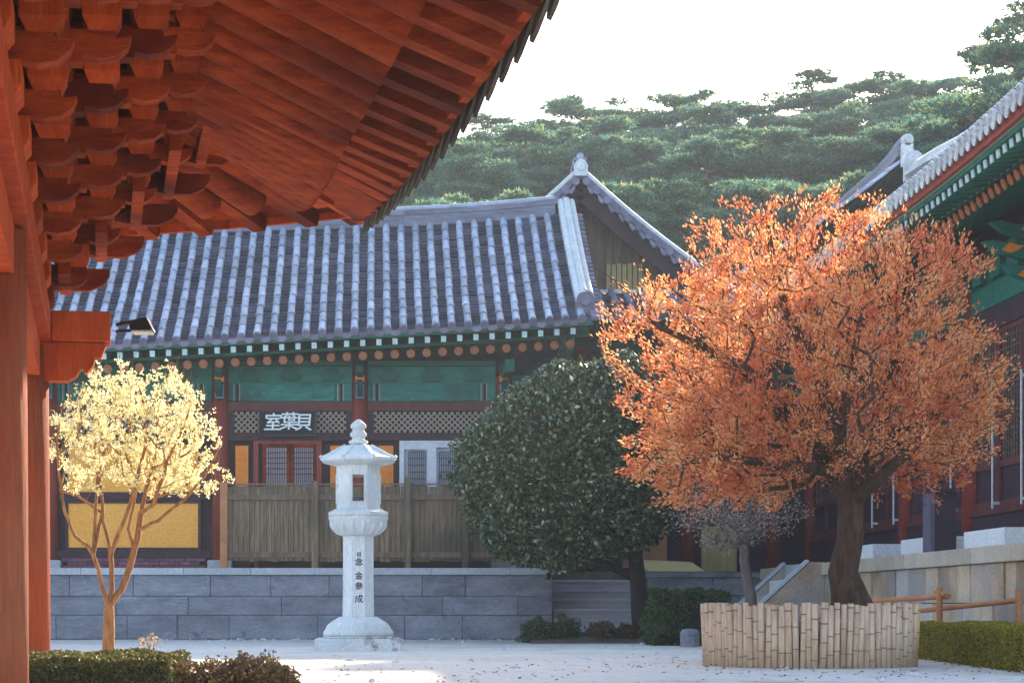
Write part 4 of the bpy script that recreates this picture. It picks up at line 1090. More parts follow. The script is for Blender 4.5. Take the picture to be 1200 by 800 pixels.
for i in range(len(cy_)-1):
    y0, y1 = cy_[i]+.16, cy_[i+1]-.16
    a = MB(); a.box(WX-.10, WX+.10, y0, y1, 4.95, 5.28); a.build('lower_beam', M['green_paint'], rh)
    a = MB(); a.box(WX-.06, WX+.08, y0, y1, 5.283, 5.80); a.build('frieze_board', M['green_dark'], rh)
    for k in range(4):
        yy = lerp(y0, y1, (k+.5)/4); a = MB(); a.prism([(-.2,-.2),(.2,-.2),(.28,0),(.16,.1),(.2,.22),(-.2,.22),(-.16,.1),(-.28,0)], (WX-.10, yy, 5.54), (0,1,0), (0,0,1), (.08,0,0))
        fo = a.build('carved_block', M['green_paint'], rh)
        a = MB(); a.tube([(WX-.155, yy, 5.55), (WX-.142, yy, 5.55)], .05, 12)
        a.build('painted_disc', M['orange_paint'], fo)
    a = MB(); a.box(WX-.08, WX+.08, y0, y1, 4.62, 4.947); a.build('lintel', M['maroon_dark'], rh)
    a = MB(); a.box(WX-.08, WX+.08, y0, y1, TZ, 2.05); a.build('sill_panel', M['maroon_dark'], rh)
    a = MB(); a.box(WX-.11, WX-.082, y0, y1, 1.95, 2.05); a.build('rail', M['maroon'], rh)
    nL = 3; wL = (y1-y0)/nL
    for k in range(nL):
        a0 = y0+wL*k+.01; a1 = a0+wL-.02
        f = MB(); s_ = .075
        f.box(WX-.05, WX+.03, a0, a0+s_, 2.053, 4.617); f.box(WX-.05, WX+.03, a1-s_, a1, 2.053, 4.617)
        for (za, zb) in ((2.053,2.15),(2.62,2.72),(4.05,4.12),(4.54,4.617)): f.box(WX-.045, WX+.03, a0+s_, a1-s_, za, zb)
        do = f.build('door', M['maroon'], rh)
        l = MB()
        for j in range(1, 8): yy = lerp(a0+s_, a1-s_, j/8); l.box(WX-.03, WX-.016, yy-.008, yy+.008, 2.72, 4.54)
        for j in range(1, 22):
            zz = lerp(2.72, 4.54, j/22); l.box(WX-.040, WX-.031, a0+s_, a1-s_, zz-.007, zz+.007)
        l.build('lattice', M['gable_wood'], do)
        l = MB(); l.box(WX-.005, WX+.02, a0+s_, a1-s_, 2.15, 4.54); l.build('back_panel', M['maroon_dark'], do)
a = MB(); a.box(WX+.12, WX+.2, 22.3, 40.4, TZ, 6.3); a.box(WX, 17, 22.2, 22.3, TZ, 6.2); a.box(16.8, 17, 22.3, 40.4, TZ, 6.2); a.box(WX, 17, 40.4, 40.5, TZ, 6.2)
a.build('wall', M['maroon_dark'], rh)
# pale rods in front of the doors
for n_, px in enumerate((1197, 1163, 1114, 1088, 1047, 1022)):
    Y = 8.83*F/(px-CX); a = MB(); a.tube([(8.83, Y, 2.02), (8.83, Y, 3.86)], .016, 8)
    for zz in (2.1, 3.78): a.box(8.82, 8.925, Y-.02, Y+.02, zz-.02, zz+.02)
    lab = ['pale metal rod on the lattice doors at the far right edge of the photo', 'pale metal rod on the lattice doors, second from the right edge',
           'pale metal rod just left of the nearer red column, partly behind orange twigs', 'pale metal rod above the dark tall box',
           'pale metal rod just left of the second red column behind the tree', 'pale metal rod nearest the thick orange tree trunk'][n_]
    tag(a.build('door_rod', M['steel']), lab, 'rod', 'pale rods along the lattice doors')
# platform
PXX = 7.5
pl = empty('stone_platform', (7.5, 26, 0), 'warm coloured stone block platform carrying the right hall', 'wall')
a = MB(); stone_wall(a, 20.4, 33.0, PXX+.06, 0, 1.15, (.34,.32,.49), .62, th=.5, seed=11, axis='y'); a.build('wall_face', M['warm_stone'], pl, bevel=.012); a = MB(); stone_wall(a, 35.2, 38.3, PXX+.06, 0, 1.15, (.34,.32,.49), .62, th=.5, seed=12, axis='y')
a.build('wall_face', M['warm_stone'], pl, bevel=.012)
a = MB(); y = 20.3; rr = random.Random(5)
while y < 38.3:
    ye = min(y+rr.uniform(.9, 1.7), 38.3); a.box(PXX, PXX+.6, y+.004, ye-.004, 1.153, 1.36); y = ye
a.build('capstone', M['warm_cap'], pl, bevel=.012)
a = MB(); a.box(PXX+.2, PXX+.56, 20.4, 38.3, 0, 1.14); a.build('core', M['soil'], pl)
a = MB(); a.box(PXX+.56, 19, 20.3, 39.2, 0, 1.345); a.box(PXX, 19, 20.3, 20.36, 0, 1.34); tag(a.build('platform_floor', M['warm_cap']), kind='structure')
for (ya, yb, xa, lab) in ((25.0, 26.7, 8.0, 'white stone doorstep block nearest the right edge, right of the dark box'), (28.15, 29.9, 8.0, 'white stone doorstep block just left of the dark tall box'), (31.6, 32.7, 8.0, 'white stone doorstep block beside the thick orange tree trunk')):
    a = MB(); a.box(xa, xa+.62, ya, yb, TZ-.013, TZ+.27); tag(a.build('doorstep_block', M['white_stone'], bevel=.015), lab, 'stone', 'white doorstep blocks on the platform')
bx = empty('wooden_box', (7.9, 27.3, TZ), 'tall narrow dark wooden box standing on the edge of the platform', 'box')
a = MB(); a.box(7.72, 8.02, 27.1, 27.45, TZ, 2.2); a.build('body', M['box_dark'], bx)
a = MB(); a.box(7.66, 7.715, 27.08, 27.47, TZ, 2.2); a.build('side_board', M['box_side'], bx)
a = MB(); a.box(7.60, 8.08, 27.02, 27.52, 2.203, 2.25); a.build('lid', M['box_dark'], bx)
# side stairs
ss = empty('side_steps', (6.8, 34, 0), 'short stone stair with sloping side slabs rising to the right platform', 'steps')
for i in range(5):
    a = MB(); a.box(6.15+.28*i, 7.53, 33.25, 34.85, (0 if i == 0 else .27*i+.003), .27*(i+1)+(.004 if i == 4 else 0)); a.build('step', M['white_stone'] if i % 2 else M['granite_cap'], ss, bevel=.01)
for y in (33.1, 35.0):
    a = MB(); a.prism([(0,0),(1.55,0),(1.55,1.37),(1.3,1.37),(0,.18)], (6.0, y, 0), (1,0,0), (0,0,1), (0,.22,0)); a.build('side_slab', M['warm_stone'], ss, bevel=.015)
    a = MB(); a.beam((5.98, y, .21), (7.28, y, 1.40), .25, .04); a.build('slab_coping', M['granite_cap'], ss)
sl2 = MB(); sl2.prism([(0,0),(.45,0),(.45,.42),(.36,.42),(0,.10)], (5.15, 30.6, 0), (1,0,0), (0,0,1), (0,.16,0))
tag(sl2.build('sloping_slab', M['white_stone'], bevel=.01), 'pale sloping stone slab just left of the bamboo enclosure rim', 'stone')
sp = MB(); sp.lathe((4.87, 30.4, -.02), [(.15,0),(.15,.24),(.12,.285),(.05,.30)], 10)
tag(sp.build('stone_post', M['granite'], smooth=False), 'short squat grey stone post standing on the sand by the bamboo enclosure', 'post')
# wooden handrail
hr = empty('wooden_handrail', (6.8, 22, 0), 'reddish brown wooden post and rail barrier in front of the platform wall', 'railing')
for (a0, b0, r_) in ((P(1022,704,24.6), P(1112,698,22.6), .032), (P(1062,717,24.2), P(1192,703,20.9), .03), (P(1095,693,22.8), P(1108,697,22.6), .022)):
    a = MB(); a.tube([a0, b0], r_, 8); a.build('rail', M['rail_wood'], hr)
for (px, Y, zt) in ((1101, 22.7, .84), (1194, 20.8, .80)):
    p = P(px, 700, Y); a = MB(); a.tube([(p.x,p.y,0),(p.x,p.y,zt)], .038, 8); a.build('post', M['rail_wood'], hr)

# ------------------------------------------------------------------ bamboo enclosure
BX, BY, BR = (948-CX)/F*20.5, 20.5, 1.065
bf = empty('bamboo_enclosure', (BX, BY, 0), 'ring of upright cut bamboo canes around the foot of the orange tree', 'fence')
th = 0.0; cnt = 0; rr = random.Random(9)
while th < 2*PI - .03 and cnt < 100:
    r_ = rr.uniform(.029, .038); x = BX+BR*math.cos(th); y = BY+BR*math.sin(th); zt = .635+rr.uniform(-.018,.022)
    rad_out = Vector((math.cos(th), math.sin(th), 0)); ln = rr.uniform(-.028,.03)
    a = MB(); a.tube([(x,y,-.02),(x+rad_out.x*.006+ln*.5,y+rad_out.y*.006,zt*.5),(x+rad_out.x*.012+ln,y+rad_out.y*.012,zt)], [r_,r_*.98,r_*.95], 9)
    om = M['bamboo_orange'] if (th > 6.05 or th < .12 or abs(th-5.9) < .05) else M['bamboo']
    nf_ = len(a.f); z = rr.uniform(.08,.22)
    while z < zt-.04:
        f = z/zt; cx2 = x+rad_out.x*.012*f+ln*f; cy2 = y+rad_out.y*.012*f
        a.tube([(cx2,cy2,z-.006),(cx2,cy2,z+.006)], r_*1.08, 9); z += rr.uniform(.15,.28)
    a.tube([(x+rad_out.x*.012+ln,y+rad_out.y*.012,zt+.0005),(x+rad_out.x*.012+ln,y+rad_out.y*.012,zt+.003)], r_*.6, 8)
    o = a.build('bamboo_cane', om, bf, smooth=True); o.data.materials.append(M['bamboo_node'])
    for q in range(nf_, len(o.data.polygons)): o.data.polygons[q].material_index = 1
    th += 2*r_*.99/BR; cnt += 1
a = MB(); a.lathe((BX,BY,0), [(BR-.06,.0),(BR-.06,.30),(.6,.42),(.1,.46)], 32); a.build('soil_fill', M['soil'], bf, smooth=True)

# ------------------------------------------------------------------ trees
class Tree:
    def __init__(s): s.p = []; s.par = []; s.rmin = []
    def add(s, p, par, rm=0):
        s.p.append(np.array(p, float)); s.par.append(par); s.rmin.append(rm); return len(s.p)-1
    def limb(s, pts, par=-1, r0=.1, r1=.03, sub=3):
        pts = [np.array(q, float) for q in pts]; last = par; n = (len(pts)-1)*sub
        if par < 0: last = s.add(pts[0], -1, r0)
        k = 0; idx = [last]
        for a_, b_ in zip(pts[:-1], pts[1:]):
            for i in range(1, sub+1):
                k += 1; q = a_ + (b_-a_)*i/sub + RNG.normal(size=3)*.012*np.linalg.norm(b_-a_)
                last = s.add(q, last, lerp(r0, r1, k/n)); idx.append(last)
        return idx
    def grow(s, tips, seg=.2, up=.15, wob=.03, root=None):
        if root is None: root = s.p[0]
        d = np.linalg.norm(tips-root, axis=1)
        for i in np.argsort(d + RNG.normal(size=len(d))*.15):
            tp_ = tips[i]; A = np.array(s.p); dd = np.linalg.norm(A-tp_, axis=1) + .35*np.maximum(0, A[:,2]-tp_[2]+.05)
            j = int(np.argmin(dd)); L = np.linalg.norm(A[j]-tp_)
            if L < seg*.4: continue
            n = max(1, int(L/seg)); last = j; c = (A[j]+tp_)/2 - np.array([0,0,up*L])
            for k in range(1, n+1):
                t = k/n; q = (1-t)**2*A[j] + 2*t*(1-t)*c + t*t*tp_ + RNG.normal(size=3)*wob*(1 if k < n else 0)
                last = s.add(q, last)
    def radii(s, rt, ex=.5, rmax=.2):
        n = len(s.p); cnt = np.ones(n)*0
        ch = [0]*n
        for i in range(n-1, -1, -1):
            if ch[i] == 0: cnt[i] += 1
            if s.par[i] >= 0: cnt[s.par[i]] += cnt[i]; ch[s.par[i]] += 1
        s.cnt = cnt; s.r = np.maximum(np.minimum(rt*cnt**ex, rmax), np.array(s.rmin)); return s.r
    def mesh(s, mb, nbig=10, nsmall=4):
        n = len(s.p); main = [-1]*n; kids = [[] for _ in range(n)]
        for i in range(n):
            if s.par[i] >= 0: kids[s.par[i]].append(i)
        starts = [i for i in range(n) if s.par[i] < 0]
        while starts:
            i = starts.pop(); chain = []; rad = []
            if s.par[i] >= 0: chain.append(s.p[s.par[i]]); rad.append(min(s.r[i], s.r[s.par[i]]))
            while True:
                chain.append(s.p[i]); rad.append(s.r[i])
                if not kids[i]: break
                kk = sorted(kids[i], key=lambda q: (-s.rmin[q], -s.cnt[q])); starts += kk[1:]; i = kk[0]
            if len(chain) > 1:
                mb.tube(chain, rad, nbig if max(rad) > .05 else (6 if max(rad) > .015 else nsmall), cap=False)

def blob_points(n, c, r, lump=.18, shell=.45, seed=0, freq=1.6):
    """points in an uneven ellipsoid; more of them towards the outside"""
    d = unit(n); c = np.array(c); r = np.array(r)
    lum = np.array([1 + lump*noise.noise(Vector((v[0]*freq+seed, v[1]*freq, v[2]*freq)))*1.6 for v in d])
    rad = RNG.uniform(shell**3, 1, n)**(1/3)*lum
    return c + d*r*rad[:, None], d

# --- orange tree
ot = empty('orange_leaved_tree', tuple(P(997,0,20.5)*0 + Vector(((997-CX)/F*20.5, 20.5, 0))), 'large spreading tree with fine orange foliage growing inside the bamboo enclosure', 'tree')
t = Tree(); Y = 20.5
tr = t.limb([P(1000,722,Y), P(996,700,Y), P(988,670,Y), P(996,630,Y), P(998,590,Y), P(985,555,Y)], -1, .30, .15, 2)
t.rmin[0] = .31; t.rmin[1] = .23
for k in range(2, 11): t.rmin[k] = [.195,.172,.155,.145,.138,.132,.13,.125,.12][k-2]
fork = tr[-1]; f2 = tr[-3]
limbs = [([P(985,555,Y), P(950,510,Y-.2), P(915,470,Y-.3), P(870,430,Y-.5), P(810,400,Y-.6), P(760,375,Y-.5)], .12, fork),
         ([P(985,555,Y), P(975,500,Y+.2), P(960,440,Y+.2), P(930,380,Y+.1), P(905,310,Y), P(900,260,Y)], .11, fork),
         ([t.p[f2], P(1020,540,Y-.1), P(1035,480,Y), P(1050,420,Y+.2), P(1070,350,Y+.2), P(1060,290,Y)], .10, f2),
         ([t.p[f2], P(1030,560,Y-.4), P(1075,520,Y-.5), P(1110,470,Y-.4), P(1145,420,Y-.2)], .08, f2),
         ([P(985,555,Y), P(940,545,Y-.5), P(890,540,Y-.8), P(840,535,Y-.8), P(800,545,Y-.6)], .07, fork),
         ([P(985,555,Y), P(985,500,Y-.7), P(1000,430,Y-1.1), P(1010,360,Y-1.2)], .08, fork),
         ([P(985,555,Y), P(970,500,Y+.8), P(950,430,Y+1.3), P(980,350,Y+1.4)], .08, fork)]
for pts, r_, fk in limbs: t.limb(pts[1:] if False else pts, fk, r_, .02, 3)
C = np.array(P(950,408,Y)); 
tips, dd = blob_points(1250, C, (1.98,1.85,1.52), .20, .30, 11, 2.2)
tips2, _ = blob_points(420, np.array(P(845,520,Y-.3)), (.95,1.2,.72), .25, .1, 9)
tips3, _ = blob_points(200, np.array(P(1100,490,Y)), (.7,1.0,.75), .25, .1, 5)
tips = np.vstack([tips, tips2, tips3])
ok = tips[:,2] > 1.62; 
tips = tips[ok]
t.grow(tips, .16, .10, .03, root=np.array(P(985,555,Y)))
t.radii(.0042, .50, .15)
mb = MB(); t.mesh(mb)
# fine outer twigs
for i in RNG.choice(len(tips), 380, replace=False):
    p = tips[i]; d = p-C; d = d/np.linalg.norm(d) + np.array([0,0,.35]) + RNG.normal(size=3)*.3; L = RNG.uniform(.12,.34)
    mb.tube([p, p+d*L*.5+RNG.normal(size=3)*.01, p+d*L], [.006,.0045,.003], 3, cap=False)
to = mb.build('trunk', M['bark_dark'], ot, smooth=True)
A = np.array(t.p); par = np.array(t.par); thin = np.where((t.r < .016) & (par >= 0))[0]
segd = A[thin]-A[par[thin]]; segd /= np.maximum(1e-6, np.linalg.norm(segd, axis=1))[:,None]
m_ = 84000; pick = RNG.integers(0, len(thin), m_)
f = RNG.uniform(-.3, 1.5, m_)[:,None]
cen = A[par[thin]][pick]*(1-f) + A[thin][pick]*f + RNG.normal(size=(m_,3))*.035
outd = cen - np.array(P(985,520,Y)); outd /= np.linalg.norm(outd, axis=1)[:,None]
V, Q = leaf_arrays(cen, .048, .020, segd[pick]*.6 + outd*.8 + np.array([0,0,.3]), .75)
np_mesh('crown', V, Q, M['leaf_orange'], ot)
# --- yellow blossoming tree
YY = 19.6
yt_ = empty('yellow_blossom_tree', (P(127,0,YY).x, YY, 0), 'small bare stemmed tree covered in pale yellow blossom beside the red columns', 'tree')
t = Tree()
tr = t.limb([P(127,779,YY), P(127,750,YY), P(128,725,YY), P(128,712,YY)], -1, .066, .052, 2); fk = tr[-1]
def lb(pts, r0, fk_=None, dy=0): 
    n = len(pts); return t.limb([t.p[fk if fk_ is None else fk_]] + [P(x,y,YY+dy*(i+1)/n) for i,(x,y) in enumerate(pts)], fk if fk_ is None else fk_, r0, .008, 3)
L1 = lb([(122,695),(112,655),(103,640),(88,628),(76,600),(70,560),(66,520),(72,480)], .025, None, -.35)
L2 = lb([(131,690),(130,650),(122,610),(118,575),(112,530),(108,490),(110,450)], .025, None, .15)
L3 = lb([(142,690),(152,665),(161,630),(165,600),(175,560),(186,520),(190,480)], .025, None, .4)
lb([(185,610),(215,585),(240,560),(258,520)], .022, L3[10], -.2)
lb([(146,610),(160,560),(172,520),(168,470),(160,445)], .025, L2[6], -.4)
lb([(120,600),(90,580),(70,575)], .02, L1[7], .3)
lb([(112,590),(116,540),(140,500),(136,460),(140,440)], .02, L1[7], .5)
lb([(180,590),(196,540),(215,500),(222,480)], .02, L3[12], -.5)
lb([(205,575),(232,560),(250,545)], .014, L3[13], .3)
lb([(150,620),(160,575),(148,530),(152,490)], .02, L3[8], .6)
tips, _ = blob_points(560, np.array(P(158,500,YY)), (.90,.85,.60), .22, .30, 12)
tips2, _ = blob_points(80, np.array(P(215,560,YY)), (.45,.5,.25), .2, .1, 2)
tips3, _ = blob_points(45, np.array(P(85,540,YY)), (.3,.5,.5), .2, .1, 6)
tips = np.vstack([tips, tips2, tips3]); t.grow(tips, .12, .12, .02, root=np.array(P(128,712,YY)))
t.radii(.0028, .5, .036); mb = MB(); t.mesh(mb)
for i in RNG.choice(len(tips), 260, replace=False):
    p = tips[i]; d = np.array([0,0,1.0])+RNG.normal(size=3)*.25; L = RNG.uniform(.08,.22)
    mb.tube([p, p+d*L], [.004,.002], 3, cap=False)
to = mb.build('trunk', M['bark_orange'], yt_, smooth=True)
A = np.array(t.p); par = np.array(t.par); thin = np.where((t.r < .0065) & (par >= 0) & (A[:,2] > 1.75))[0]
m_ = 6600; pick = RNG.integers(0, len(thin), m_); f = RNG.uniform(0,1.2,m_)[:,None]
cc = A[par[thin]][pick]*(1-f)+A[thin][pick]*f + RNG.normal(size=(m_,3))*.022
cen = np.repeat(cc, 5, axis=0) + RNG.normal(size=(m_*5,3))*.008
V, Q = leaf_arrays(cen, .021, .017); np_mesh('crown', V, Q, M['leaf_yellow'], yt_)
# --- dark clipped camellia
BYY = 34.7
cb = empty('dark_clipped_tree', (P(750,0,BYY).x, BYY, 0), 'dome shaped dark evergreen tree with glossy leaves before the steps', 'tree')
t = Tree(); tr = t.limb([P(752,754,BYY), P(750,720,BYY), P(748,680,BYY), P(742,640,BYY)], -1, .16, .13, 2)
for pts in ([(722,666),(700,655),(670,620),(640,580)], [(740,640),(720,590),(690,540),(650,490)], [(748,640),(770,590),(770,540)], [(745,640),(740,560),(730,480)]):
    t.limb([t.p[tr[4]]] + [P(x,y,BYY+RNG.uniform(-.3,.3)) for x,y in pts], tr[4], .07, .02, 2)
Cb = np.array([P(665,560,BYY).x, BYY, 3.02])
def bush_r(d):   # dome: wider low, flat underside
    x, y, z = d
    base = 1.0
    return base
tips, _ = blob_points(300, Cb, (1.85,1.5,1.65), .1, .3, 4); tips = tips[tips[:,2] > 1.5]
t.grow(tips, .3, .1, .03); t.radii(.008, .5, .14); mb = MB(); t.mesh(mb); mb.build('trunk', M['bark_black'], cb, smooth=True)
nL = 52000
cen, dv = blob_points(nL, (0,0,0), (1,1,1), .10, .80, 4, 2.8)
cen2, dv2 = blob_points(9000, (0,0,0), (1,1,1), .09, .1, 4, 2.2)
cen = np.vstack([cen, cen2]); dv = np.vstack([dv, dv2])
# dome shape: lean up-right shoulder like the photo
z = cen[:,2]; x = cen[:,0]
sx = 2.13*(1 - .16*np.clip(z,0,1)**2); 
X = Cb[0] + x*sx + .22*np.clip(z,0,1); Yp = Cb[1] + cen[:,1]*1.8
Z = np.where(z > 0, Cb[2] + z*(1.98 + .30*np.clip(x,-.6,.75)), Cb[2] + z*(1.75 + .10*x))
Z = Z + .10*np.sin(x*7+cen[:,1]*5)*np.clip(-z,0,1)
cenw = np.stack([X,Yp,Z],1)
keep = cenw[:,2] > 1.08 + .10*np.sin(cenw[:,0]*6)+ .22*np.clip(cenw[:,0]-3.8,0,3)
cenw = cenw[keep]; dv = dv[keep]
for k in RNG.choice(len(cenw), 90, replace=False):
    q = cenw[k] + dv[k]*RNG.uniform(.02,.2); n_ = 12
    cenw = np.vstack([cenw, q + dv[k]*RNG.uniform(0,.16,(n_,1)) + RNG.normal(size=(n_,3))*.02]); dv = np.vstack([dv, np.repeat(dv[k:k+1], n_, 0)])
V, Q = leaf_arrays(cenw, .105, .060, dv*.6 + np.array([0,0,.2]), .9, .15)
np_mesh('crown', V, Q, M['leaf_dark'], cb)

# --- bare grey tree
GY = 29.5
gt = empty('bare_twiggy_tree', (P(876,0,GY).x, GY, 0), 'thin grey tree with bare twigs behind the bamboo enclosure', 'tree')
t = Tree(); tr = t.limb([P(884,758,GY), P(880,700,GY), P(872,655,GY), P(876,610,GY), P(884,575,GY)], -1, .10, .05, 2)
for pts in ([(860,640),(845,620),(825,600)], [(865,620),(850,590),(840,570)], [(895,600),(915,585)], [(868,640),(905,610),(930,600)]):
    t.limb([t.p[tr[5]]] + [P(x,y,GY+RNG.uniform(-.5,.5)) for x,y in pts], tr[5], .035, .01, 2)
tips, _ = blob_points(520, np.array(P(862,598,GY)), (1.0,.9,.55), .2, .2, 8); t.grow(tips, .12, .1, .02); t.radii(.005,.45,.09)
mb = MB(); t.mesh(mb); mb.build('trunk', M['bark_grey'], gt, smooth=True)
cen = np.repeat(tips, 7, axis=0) + RNG.normal(size=(len(tips)*7,3))*.05; V, Q = leaf_arrays(cen, .04, .022); np_mesh('crown', V, Q, M['leaf_grey'], gt)

# ------------------------------------------------------------------ hedges and shrubs
def leafy(name, cen, L, W, mat, label, cat, group=None, core=None, coremat='leaf_green', loc=None):
    base = (float(cen[:,0].mean()), float(cen[:,1].mean()), 0.0)
    r_ = empty(name, base, label, cat, group)
    V, Q = leaf_arrays(cen, L, W); np_mesh('foliage', V, Q, M[mat], r_)
    if core: core.build('stems', M['bark_black'], r_)
    return r_
def box_hedge(c00, c01, c10, c11, h, n, seed=0, amp=.02):
    """leaf centres near the surface of a box with corners in plan"""
    a_, b_, c_, d_ = [np.array(q) for q in (c00, c01, c10, c11)]
    s = RNG.uniform(0,1,n); r = RNG.uniform(0,1,n); q = RNG.uniform(0,1,n); side = RNG.uniform(0,1,n)
    e = RNG.exponential(.025, n)
    zz = np.where(side < .45, h-e, q*h)
    s2 = np.where((side >= .45) & (side < .62), np.clip(e*.5,0,1), np.where((side >= .62) & (side < .70), 1-np.clip(e*.5,0,1), s))
    r2 = np.where((side >= .70) & (side < .90), np.clip(e*.9,0,1), np.where(side >= .90, 1-np.clip(e*.9,0,1), r))
    P_ = (a_[None]*(1-s2)[:,None] + b_[None]*s2[:,None])*(1-r2)[:,None] + (c_[None]*(1-s2)[:,None] + d_[None]*s2[:,None])*r2[:,None]
    zn = np.array([noise.noise(Vector((p[0]*3+seed, p[1]*3, 0)))*.035 for p in P_])
    P_ = P_ + RNG.normal(size=(n,2))*.008 + np.array([[noise.noise(Vector((p[0]*4+seed, p[1]*4, z_*4))), noise.noise(Vector((p[0]*4, p[1]*4+seed, z_*4+9)))] for p, z_ in zip(P_, zz)])*amp*1.6
    zn = zn + np.array([noise.noise(Vector((p[0]*5+seed, p[1]*5, 2))) for p in P_])*amp*1.5
    return np.stack([P_[:,0], P_[:,1], np.clip(zz*(1+zn/h), .0, 9)], 1)
# left foreground hedge: c00 near-left, c01 far-left, c10 near-right, c11 far-right
core = MB(); core.box(-2.5, -1.27, 11.75, 12.7, 0, .25)
leafy('box_hedge', box_hedge((-2.58,11.7),(-2.58,12.8),(-1.22,11.7),(-1.22,12.8), .315, 32000, 1), .026, .014, 'leaf_hedge', 'low clipped green hedge beside the red columns under the yellow tree', 'hedge', None, core)
cs = [blob_points(5200, (x, y, .11), (rx_, .34, h_), .3, .7, k, 3)[0] for k, (x, y, rx_, h_) in enumerate(((-1.05, 12.1, .27, .16), (-.78, 12.3, .26, .19), (-.62, 12.0, .16, .13)))]
core = MB()
for (x, y, r_, zt) in ((-1.05,12.1,.22,.2), (-.78,12.3,.21,.22), (-.62,12.0,.12,.15)): core.lathe((x,y,0), [(r_,0),(r_*.9,zt*.6),(r_*.4,zt)], 10)
leafy('rounded_shrub', np.vstack(cs), .028, .014, 'leaf_rust', 'low rounded rusty brown shrub at the right end of the left hedge', 'shrub', None, core)
for k, (x, y, s_) in enumerate(((-.83,12.75,.13), (-.66,12.65,.09))):
    a = MB(); a.lathe((x,y,0), [(s_*1.1,0),(s_*1.25,.12),(s_,.20+.04*(1-k)),(s_*.4,.285-.03*k)], 7, .4*k); a.v = [Vector(v)+Vector((noise.noise(Vector(v)*9), noise.noise(Vector(v)*9+Vector((5,5,5))), 0))*.03 for v in a.v]
    tag(a.build('rock', M['granite']), ['taller dark rock behind the rusty brown shrub', 'smaller dark rock right of the taller one behind the shrub'][k], 'rock', 'rocks behind the low shrub')
sprig, _ = blob_points(90, (P(175,0,14.5).x, 14.5, .35), (.09,.06,.06), .2, .2, 1)
core = MB(); bxp = P(175,0,14.5).x
for k in range(7): core.tube([(bxp,14.5,0),(bxp+.02*math.cos(k*2),14.5+.02*math.sin(k*2),.2),(bxp+random.uniform(-.09,.09),14.5+random.uniform(-.06,.06),random.uniform(.3,.42))], [.005,.004,.002], 4)
leafy('young_plant', sprig, .04, .012, 'leaf_grey', 'small sprig of pale green leaves poking up behind the left hedge', 'plant', None, core)
# right hedge
core = MB(); core.add([(5.98,17.4,0),(6.5,23.3,0),(7.3,23.3,0),(7.3,17.4,0),(5.98,17.4,.36),(6.5,23.3,.36),(7.3,23.3,.36),(7.3,17.4,.36)], [(4,5,6,7),(0,1,5,4),(1,2,6,5),(3,0,4,7)])
leafy('box_hedge', box_hedge((5.9,17.3),(6.42,23.4),(7.38,17.3),(7.38,23.4), .43, 60000, 7), .030, .017, 'leaf_hedge_gold', 'long low yellow green hedge beside the bamboo enclosure on the right', 'hedge', None, core)
core = MB(); core.box(4.55, 5.5, 31.3, 32.1, 0, .75)
leafy('box_hedge', box_hedge((4.45,31.2),(4.45,32.2),(5.6,31.2),(5.6,32.2), .84, 14000, 3, .12), .055, .035, 'leaf_green', 'knee high square green bush left of the bamboo enclosure', 'hedge', None, core)
for k, (px, w_, h_, lab) in enumerate(((628, .28, .32, 'low green shrub at the foot of the terrace wall corner'), (662, .30, .34, 'low green shrub in front of the pale steps, left one'), (705, .28, .26, 'low brownish green shrub in front of the pale steps, middle one'), (735, .24, .22, 'smallest low shrub beside the dark tree trunk'))):
    p = P(px, 750, 33.9 + .15*(k % 2)); cen, _ = blob_points(2600, (p.x, p.y, .12), (w_, .3, h_), .3, .5, k+20, 2.5); cen = cen[cen[:,2] > 0]
    core = MB(); core.lathe((p.x,p.y,0), [(w_*.7,0),(w_*.65,h_*.7),(w_*.2,h_*.95)], 9)
    leafy('low_shrub', cen, .055, .03, 'leaf_green' if k < 2 else 'leaf_rust', lab, 'shrub', 'low shrubs at the foot of the steps', core)

n_ = 1700
lx = np.concatenate([RNG.normal(4.3, 1.8, 400), RNG.uniform(-8, 4, 900), RNG.normal(-1.5, 1.6, 400)])
ly = np.concatenate([RNG.normal(19.5, 2.5, 400), 37.25-RNG.exponential(.4, 900), RNG.normal(16.5, 2.5, 400)])
cen = np.stack([lx, ly, np.full(n_, .022)], 1)
V, Q = leaf_arrays(cen, .05, .03); V[:,2] = .022 + (V[:,2]-.022)*.35
tag(np_mesh('fallen_leaves', V, Q, M['leaf_rust']), kind='stuff')
pm = MB(); 
for k in range(230):
    x = random.uniform(-4, 7); y = random.uniform(13, 36.5) if k % 2 else 37.2-random.expovariate(1.6); r_ = random.uniform(.012,.04)
    pm.lathe((x,y,.004), [(r_,0),(r_*1.1,r_*.4),(r_*.5,r_*.8)], 6, random.random()*3, sx=random.uniform(.7,1.4))
tag(pm.build('pebbles', M['plinth_stone']), kind='stuff')
